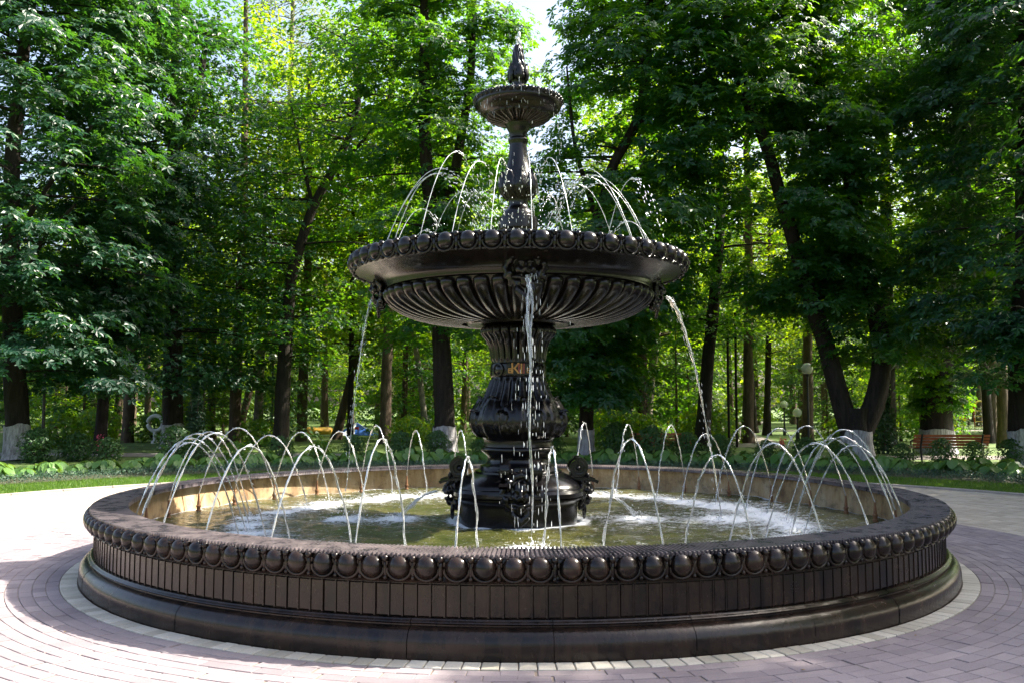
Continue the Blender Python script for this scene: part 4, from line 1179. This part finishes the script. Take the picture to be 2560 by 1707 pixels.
for v in range(5):
    p = [(0, 0, 0), (0.1, 0, 6), (0.2, 0.1, 13 + v)]
    z0 = (4.6, 3.6, 5.2, 3.0, 4.0)[v]
    L, C, S = crown([p], z0, 13.5 + v * 0.8, (3.1, 3.4, 3.0, 2.8, 3.6)[v], (62, 70, 60, 56, 70)[v], cr=(0.5, 1.0), per=44, size=0.21, tpl=TRI)
    crown_protos.append((make_mesh('crown', [L], M['leaf_far' if v % 2 else 'leaf_light'], smooth=False), make_mesh('limb', twigs(C, S, 0.03, 0.6), M['bark_brown'])))
for (x, y, r_, lean, bk), lab in zip(MID, MLAB):
    root = thing('park_tree', lab, 'tree', (x, y, ZL), group='slim trees in the park behind the plaza')
    p = [(0, 0, 0), (lean * 0.35, 0, 3), (lean, 0, 7), (lean * 1.2, 0, 13)]
    obj('trunk', trunk_chunks(p, r_, 0.07, 12), M[bk], root)
    v = rng.integers(5)
    c, l = crown_protos[v]
    rz = rng.uniform(0, 6.28)
    for nm, me in (('crown', c), ('limb', l)):
        o = obj(nm, me, None, root, loc=(lean * 0.9, 0, 0.6), rz=rz)
# trees further back, alike
n_far = 0
ftr = make_mesh('trunk', trunk_chunks([(0, 0, 0), (0.15, 0, 5), (0.2, 0.1, 13)], 0.2, 0.06, 10), M['bark_brown'])
fspots = []
tries = 0
while len(fspots) < 62 and tries < 4000:
    tries += 1
    y = rng.uniform(36, 78); x = rng.uniform(-0.66, 0.66) * (y + 10)
    if any((x - a) ** 2 + (y - b) ** 2 < 3.4 ** 2 for a, b in fspots): continue
    if any((x - m[0]) ** 2 + (y - m[1]) ** 2 < 2.0 ** 2 for m in MID): continue
    if 0.49 < x / (y + 10) < 0.55 and y < 46: continue                             # view to the playground
    if 8.6 + (y - 24) * 0.14 < x < 12.8 + (y - 24) * 0.22 and y < 60: continue       # open lawn by the far path
    if -0.035 < (x - 0.9 - 0.012 * y) / (y + 10) < 0.055 and y > 30 : continue        # sky gap
    fspots.append((x, y))
for (x, y) in fspots:
    root = thing('park_tree', 'bright green tree of the wood far behind the plaza', 'tree', (x, y, ZL), rng.uniform(0, 6.28), 'alike trees of the wood far behind')
    s = rng.uniform(0.85, 1.2); root.scale = (s, s, s * rng.uniform(0.95, 1.15))
    c, l = crown_protos[rng.integers(5)]
    obj('trunk', ftr, None, root); obj('crown', c, None, root); obj('limb', l, None, root)
# low young trees under the tall ones, whose leaves reach down to the lawn
L, C, S = crown([[(0, 0, 0), (0, 0, 5)]], 0.6, 6.0, 1.7, 40, cr=(0.4, 0.75), per=40, size=0.17, tpl=TRI, low=0.8)
young = ([make_mesh('crown', [L], M[k], smooth=False) for k in ('leaf_light', 'leaf_far', 'leaf_shrub', 'leaf')], make_mesh('trunk', trunk_chunks([(0, 0, 0), (0.05, 0, 2), (0, 0, 4.6)], 0.06, 0.02, 8) + twigs(C, S, 0.012, 0.6), M['bark_brown']))
yspots = []
tries = 0
while len(yspots) < 72 and tries < 3000:
    tries += 1
    y = rng.uniform(24.5, 62); x = rng.uniform(-0.64, 0.64) * (y + 10)
    if any((x - a) ** 2 + (y - b) ** 2 < 2.4 ** 2 for a, b in yspots): continue
    if 8.8 + (y - 24) * 0.14 < x < 12.6 + (y - 24) * 0.22 and y < 60: continue
    if -12.5 < x < -6.0 and 27 < y < 37: continue
    if 0.49 < x / (y + 10) < 0.55 and y < 46: continue
    yspots.append((x, y))
for (x, y) in yspots:
    root = thing('young_tree', 'bushy young tree with leaves down to the lawn in the wood behind', 'tree', (x, y, ZL), rng.uniform(0, 6.28), 'young trees under the far tall ones')
    s = rng.uniform(0.75, 1.35); root.scale = (s, s, s)
    obj('crown', young[0][rng.integers(4)], None, root); obj('trunk', young[1], None, root)
# the far edge of the wood, one leafy mass
nw = 2600
C = np.stack([rng.uniform(-85, 85, nw), rng.uniform(80, 92, nw), rng.uniform(0.2, 16, nw)  * (0.75 + 0.25 * rng.random(nw))], -1)
C = C[~((np.abs(C[:, 0] - 3.5) < 3.2) & (C[:, 2] > 9))]
tag(obj('distant_wood', [clump_leaves(C, rng.uniform(1.4, 2.4, len(C)), 17, 0.95, TRI, np.zeros((len(C), 3)), flat=0.35)], M['leaf_far'], smooth=False), 'far off edge of the wood closing the view', kind='stuff')

# ------------------------------------------------------------------ grass strip, ground cover, border plants, shrubs
def ring_pts(n, r0, r1, a0, a1):
    a = rng.uniform(R(a0), R(a1), n); r = np.sqrt(rng.uniform(r0 ** 2, r1 ** 2, n))
    return np.stack([r * np.cos(a), r * np.sin(a), np.full(n, ZL)], -1)
n = 90000
P = ring_pts(n, 10.80, 13.2, 18, 162)
N = np.c_[rng.normal(0, 1, (n, 2)), rng.normal(0, 0.25, n)]
Fd = np.c_[rng.normal(0, 0.45, (n, 2)), np.ones(n)]
blade = (np.array([[0, -0.10, 0], [0, 0.10, 0], [1, 0.0, 0.12]]), np.array([[0, 1, 2]]))
tag(obj('grass', [leaves(P, N, rng.uniform(0.035, 0.075, n), blade, None, Fd)], M['grass'], smooth=False), 'short green grass of the strip along the kerb', kind='stuff')
n = 26000
P = ring_pts(n, 13.15, 14.6, 18, 162); P[:, 2] += rng.random(n) ** 0.6 * 0.15
tag(obj('ground_cover', [leaves(P, np.array([0, 0, 1.0]) + rng.normal(0, 0.6, (n, 3)), rng.uniform(0.03, 0.055, n), TRI)], M['leaf_cover'], smooth=False), 'blue green ground cover behind the grass strip', kind='stuff')

def hosta(seed):
    q = random.Random(seed); ch = []
    nl = q.randrange(13, 18)
    P, N, Fd, S, st = [], [], [], [], []
    for k in range(nl):
        a = 2 * PI * k / nl * 2.4 + q.uniform(-0.3, 0.3); rr = 0.05 + 0.16 * (k / nl); h = 0.30 - 0.13 * (k / nl) + q.uniform(-0.03, 0.06)
        P.append([rr * math.cos(a), rr * math.sin(a), h]); N.append([0.75 * math.cos(a), 0.75 * math.sin(a), 1])
        Fd.append([math.cos(a), math.sin(a), -0.3]); S.append(q.uniform(0.22, 0.33))
        st += tube([(0, 0, 0), (rr * 0.6 * math.cos(a), rr * 0.6 * math.sin(a), h * 0.6), (rr * math.cos(a), rr * math.sin(a), h)], 0.007, 4, False)
    lv = leaves(np.array(P), np.array(N, float), np.array(S), BROAD, None, np.array(Fd, float))
    return make_mesh('foliage', [lv], M['leaf_hosta'], smooth=True), make_mesh('stem', st, M['leaf_hosta'])
hp = [hosta(s) for s in range(6)]
for row, (rb, dr) in enumerate(((14.85, 0), (15.45, 0.5))):
    nn = 54
    for k in range(nn):
        t = R(28 + 124 * (k + dr + random.uniform(-0.2, 0.2)) / nn); q = rb + random.uniform(-0.15, 0.15)
        root = thing('border_plant', ('low plant with broad light green leaves in the front border row', 'low plant with broad light green leaves in the rear border row')[row], 'plant', (q * math.cos(t), q * math.sin(t), ZL), random.uniform(0, 6.28), ('broad leaved plants of the front row', 'broad leaved plants of the rear row')[row])
        s = random.uniform(0.8, 1.25); root.scale = (s, s, s * random.uniform(0.85, 1.15))
        f, st = random.choice(hp)
        obj('foliage', f, None, root); obj('stem', st, None, root)

def shrub(seed, h, w, n, size, mat, cone=False):
    u = rng.random(n); a = rng.uniform(0, 2 * PI, n)
    if cone: env = w * (1 - u) ** 0.8 * np.clip(u / 0.08, 0.6, 1)
    else: env = w * np.sqrt(np.clip(1 - (2 * u - 0.9) ** 2 / 1.25, 0.03, 1))
    q = env * rng.uniform(0.45, 1.05, n) * (1 + 0.22 * np.sin(3 * a + seed) * np.sin(7 * u + seed))
    P = np.stack([q * np.cos(a), q * np.sin(a), 0.05 + h * u], -1)
    N = np.stack([np.cos(a), np.sin(a), np.full(n, 0.9)], -1) + rng.normal(0, 0.45, (n, 3))
    lv = leaves(P, N, size * rng.uniform(0.7, 1.3, n), TRI if not cone else PAIR)
    st = []
    for k in range(7):
        aa = 2 * PI * k / 7 + seed
        st += tube([(0, 0, 0), (0.3 * w * math.cos(aa), 0.3 * w * math.sin(aa), 0.4 * h), (0.6 * w * math.cos(aa), 0.6 * w * math.sin(aa), 0.85 * h)], [0.02, 0.014, 0.006], 5, False)
    return make_mesh('foliage', [lv], M[mat], smooth=False), make_mesh('stem', st, M['bark_brown'])
sp = [shrub(1, 1.15, 0.75, 1100, 0.13, 'leaf_shrub'), shrub(2, 0.95, 0.65, 900, 0.12, 'leaf_shrub'), shrub(3, 1.35, 0.8, 1200, 0.14, 'leaf_shrub'), shrub(4, 0.75, 0.7, 800, 0.12, 'leaf_light')]
th = shrub(5, 2.3, 0.55, 2400, 0.12, 'leaf_thuja', True)
def put_shrub(x, y, v, s, label, group, name='shrub', cat='shrub'):
    root = thing(name, label, cat, (x, y, ZL), random.uniform(0, 6.28), group)
    root.scale = (s, s, s * random.uniform(0.9, 1.1))
    f, st = v
    obj('foliage', f, None, root); obj('stem', st, None, root)
SH = 'leafy shrub between border plants and path, %s from the left in its row'
ORD += ['twentieth', 'twenty-first', 'twenty-second', 'twenty-third', 'twenty-fourth', 'twenty-fifth', 'twenty-sixth', 'twenty-seventh']
for si, (x, y, k, s) in enumerate(sorted(((-16.4, 15.0, 0, 1.0), (-13.7, 15.2, 2, 1.0), (-12.9, 15.9, 0, 1.05), (-11.9, 15.7, 1, 1.0), (-10.3, 16.6, 2, 1.05), (-9.6, 16.6, 1, 0.9), (-8.6, 17.0, 3, 1.0), (-7.2, 16.8, 0, 0.85),
                     (-6.1, 17.2, 3, 0.9), (-5.0, 17.0, 1, 0.95), (-3.6, 17.2, 0, 0.95), (-2.5, 17.4, 2, 0.85), (-1.2, 17.2, 1, 0.8), (1.0, 17.0, 0, 0.9), (2.9, 16.2, 2, 1.05), (3.9, 15.9, 0, 1.1), (4.9, 16.0, 1, 1.15),
                     (6.0, 16.6, 0, 0.9), (7.3, 16.3, 1, 0.8), (8.4, 16.0, 0, 0.85), (9.2, 15.2, 1, 0.75), (10.8, 15.0, 1, 0.8), (11.7, 14.6, 0, 0.8), (12.6, 14.6, 1, 0.9), (13.3, 14.0, 0, 0.85), (9.9, 17.4, 2, 0.8)), key=lambda q: q[0] / (q[1] + 10.058))):
    put_shrub(x, y, sp[k], s * 0.68, SH % ORD[si], 'shrubs behind the border plants')
for (x, y, s, lab) in ((-11.3, 21.0, 1.0, 'dark green conical thuja before the pale upright trunk'), (12.3, 20.0, 1.05, 'conical thuja with loose branches behind the V-shaped chestnut')):
    put_shrub(x, y, th, s, lab, None, 'thuja', 'conifer')
for k, (x, y, s) in enumerate(((-17.5, 24, 1.5), (-10.2, 25, 1.3), (-3.0, 24.8, 1.2), (-4.4, 26, 1.3), (3.6, 23.5, 1.7), (4.6, 24.2, 1.5), (7.6, 26, 1.9), (8.4, 27.5, 1.7), (12.0, 22.5, 1.5), (-1.0, 26, 1.4), (1.0, 27, 1.5), (18.5, 30, 1.6), (20.5, 33, 1.5), (-16, 29, 1.6), (-19, 30, 1.7), (16.5, 31, 1.4))):
    put_shrub(x, y, sp[3], s, 'yellow green sunlit bush on the lawn beyond the path', 'sunlit bushes beyond the path', 'bush', 'bush')

def flowers(x, y, z, n, w, h, mat, label, petal=0.045):
    root = thing('flower_cluster', label, 'flowers', (x, y, ZL))
    P = np.c_[rng.normal(0, w, (n, 2)), z + rng.random(n) * h]
    obj('blossom', [leaves(P, np.array([0, -0.8, 0.5]) + rng.normal(0, 0.5, (n, 3)), petal * rng.uniform(0.7, 1.3, n), TRI)], M[mat], root, smooth=False)
    st = []
    for p in P[::4]: st += tube([(p[0] * 0.3, p[1] * 0.3, 0), (p[0], p[1], p[2])], 0.006, 4, False)
    obj('stem', st, M['leaf_shrub'], root)
flowers(-13.35, 18.2, 0.15, 46, 0.07, 0.55, 'flower_pink', 'tall spike of pink flowers at the foot of the slender dark trunk', 0.08)
flowers(7.9, 16.7, 0.42, 40, 0.07, 0.2, 'flower_red', 'small bunch of red flowers seen through the right water arcs', 0.07)
flowers(25.2, 37.0, 0.2, 320, 0.9, 1.3, 'flower_white', 'white blossoming bush in front of the playground frame', 0.11)

n = 40
a = rng.uniform(R(-160), R(-15), n); q = rng.uniform(4.5, 6.4, n)
P = np.stack([q * np.cos(a), q * np.sin(a), np.full(n, 0.008)], -1)
tag(obj('fallen_leaves', [leaves(P, np.array([0, 0, 1.0]) + rng.normal(0, 0.15, (n, 3)), rng.uniform(0.015, 0.04, n), TRI)], basic('dry_leaf', (0.16, 0.09, 0.03), (0.30, 0.20, 0.05), 9, 0.8), smooth=False), 'few small dry leaves fallen on the paving', kind='stuff')

# ------------------------------------------------------------------ benches, lamps, far park things
def bench(x, y, rz, L, label):
    root = thing('park_bench', label, 'bench', (x, y, ZL), rz, 'orange wooden benches beside the path')
    for k in range(4): obj('back_slat', [box((0, -0.20 - 0.035 * k, 0.50 + 0.085 * k), (L, 0.035, 0.068))], M['bench_wood'], root, smooth=False)
    for k in range(5): obj('seat_slat', [box((0, -0.12 + 0.10 * k, 0.42 - 0.006 * k), (L, 0.075, 0.035))], M['bench_wood'], root, smooth=False)
    for s in (-1, 1):
        ch = tube([(s * L * 0.40, -0.36, 0.80), (s * L * 0.40, -0.22, 0.42), (s * L * 0.40, -0.28, 0.0)], 0.028, 8) + tube([(s * L * 0.40, 0.33, 0.40), (s * L * 0.40, 0.36, 0.0)], 0.028, 8) + tube([(s * L * 0.40, -0.22, 0.395), (s * L * 0.40, 0.35, 0.37)], 0.026, 8)
        obj('leg', ch, M['black_metal'], root)
        obj('armrest', tube([(s * L * 0.43, -0.24, 0.60), (s * L * 0.43, 0.10, 0.63), (s * L * 0.43, 0.33, 0.58), (s * L * 0.43, 0.34, 0.40)], 0.024, 8), M['black_metal'], root)
    return root
bench(12.35, 15.65, R(-3), 2.1, 'orange slatted bench before the overgrown trunk near the right edge')
bench(4.25, 16.9, R(2), 1.9, 'orange slatted bench half hidden by shrubs behind the pool')

def lamp(x, y, H, label, gr=0.2):
    root = thing('globe_lamp', label, 'street lamp', (x, y, ZL), group='globe lamps in the park')
    obj('globe', [ball((0, 0, H), gr, 20, 14)], M['globe'], root)
    obj('pole', [lathe([(0.0, 0.0), (0.09, 0.0), (0.09, 0.35), (0.055, 0.42), (0.045, 0.5), (0.038, H - gr - 0.08), (0.06, H - gr - 0.06), (0.085, H - gr + 0.02), (0.0, H - gr + 0.03)], 12)], M['black_metal'], root, sharp=45)
lamp(10.18, 21.2, 2.9, 'tallest white globe lamp beside the V-shaped chestnut')
lamp(12.56, 30.03, 1.28, 'low white globe lamp on the lawn right of the far path')
lamp(14.37, 38.05, 1.66, 'smallest white globe lamp left of the low one')
lamp(-21.6, 34.79, 1.9, 'white globe lamp beside the slender dark trunk')
lamp(-10.53, 27.87, 3.63, 'white globe lamp half covered by leaves above the thuja')
lamp(-14.43, 16.84, 3.35, 'black post of a lamp whose globe hides in the left chestnut')
for k, x in enumerate((8.05, 8.45)):
    tag(obj('thin_pole', tube([(0, 0, 0), (0, 0, 2.6), (0.02, 0, 5.2)], 0.05, 8), M['bark'], loc=(x, 24.0 + k * 0.4, ZL)), ('dark thin pole nearer the straight dark tree', 'dark thin pole on the sunlit side of its twin')[k], 'pole')

t = thing('play_tent', 'low blue and white tent with a red patch on the far lawn', 'tent', (-8.0, 33.9, ZL))
t.scale = (0.85, 0.85, 0.8)
ap = np.array([0.0, 0, 0.98])
cor = [np.array([-1.15, -0.8, 0.2]), np.array([1.15, -0.8, 0.2]), np.array([1.15, 0.8, 0.2]), np.array([-1.15, 0.8, 0.2])]
for k in range(4):
    a_, b_ = cor[k], cor[(k + 1) % 4]
    u = np.linspace(0, 1, 7)
    for j in range(6):
        V = np.array([a_ + (b_ - a_) * u[j], a_ + (b_ - a_) * u[j + 1], ap])
        V = np.vstack([V, V - [0, 0, 0.02]])
        obj('roof_panel', [(V, [[0, 1, 2], [5, 4, 3], [0, 3, 4, 1]])], M['white_cloth' if j in (1, 2) else 'blue_cloth'], t, smooth=False)
obj('patch', [box((0.1, -0.53, 0.62), (0.22, 0.02, 0.16))], M['red_plastic'], t, smooth=False)
for c_ in cor: obj('pole', tube([(c_[0], c_[1], 0), (c_[0], c_[1], 0.22)], 0.03, 6), M['white_cloth'], t)
t = thing('inflatable_ring', 'yellow and orange inflatable lying on the lawn left of the tent', 'inflatable', (-10.5, 35.9, ZL + 0.1))
a = np.linspace(0, 2 * PI, 33)
obj('tube', tube(np.stack([0.75 * np.cos(a), 0.5 * np.sin(a), np.full(33, 0.2)], -1), 0.19, 10, False), M['yellow_cloth'], t)
obj('floor', [lathe([(0, 0.10), (0.62, 0.10)], 24)], M['yellow_cloth'], t)
t = thing('ring_sculpture', 'white stone ring on a post behind the stout chestnut', 'sculpture', (-15.5, 27.8, ZL))
obj('ring', tube(np.stack([0.32 * np.cos(a), 0 * a, 0.85 + 0.32 * np.sin(a)], -1), 0.085, 12, False), M['white_stone'], t)
obj('post', [lathe([(0, 0), (0.16, 0), (0.15, 0.1), (0.08, 0.14), (0.08, 0.5), (0, 0.5)], 14)], M['white_stone'], t, sharp=40)
t = thing('climbing_frame', 'red and yellow playground climbing frame between the trunks on the right', 'playground', (26.0, 40.1, ZL), R(10))
for k, (x, m) in enumerate(((-0.75, 'red_plastic'), (0.0, 'yellow_plastic'), (0.75, 'red_plastic'))):
    u = np.linspace(0, PI, 13)
    obj('arch', tube(np.vstack([[[x - 0.35, 0, 0]], np.stack([x - 0.35 * np.cos(u), 0 * u, 1.5 + 0.35 * np.sin(u)], -1), [[x + 0.35, 0, 0]]]), 0.05, 8), M[m], t)
obj('panel', [box((-0.9, 0.1, 1.05), (0.42, 0.05, 0.6))], M['red_plastic'], t, smooth=False)
for k in range(4): obj('rung', tube([(-0.35, 0, 0.4 + 0.3 * k), (0.35, 0, 0.4 + 0.3 * k)], 0.03, 6), M['yellow_plastic'], t)
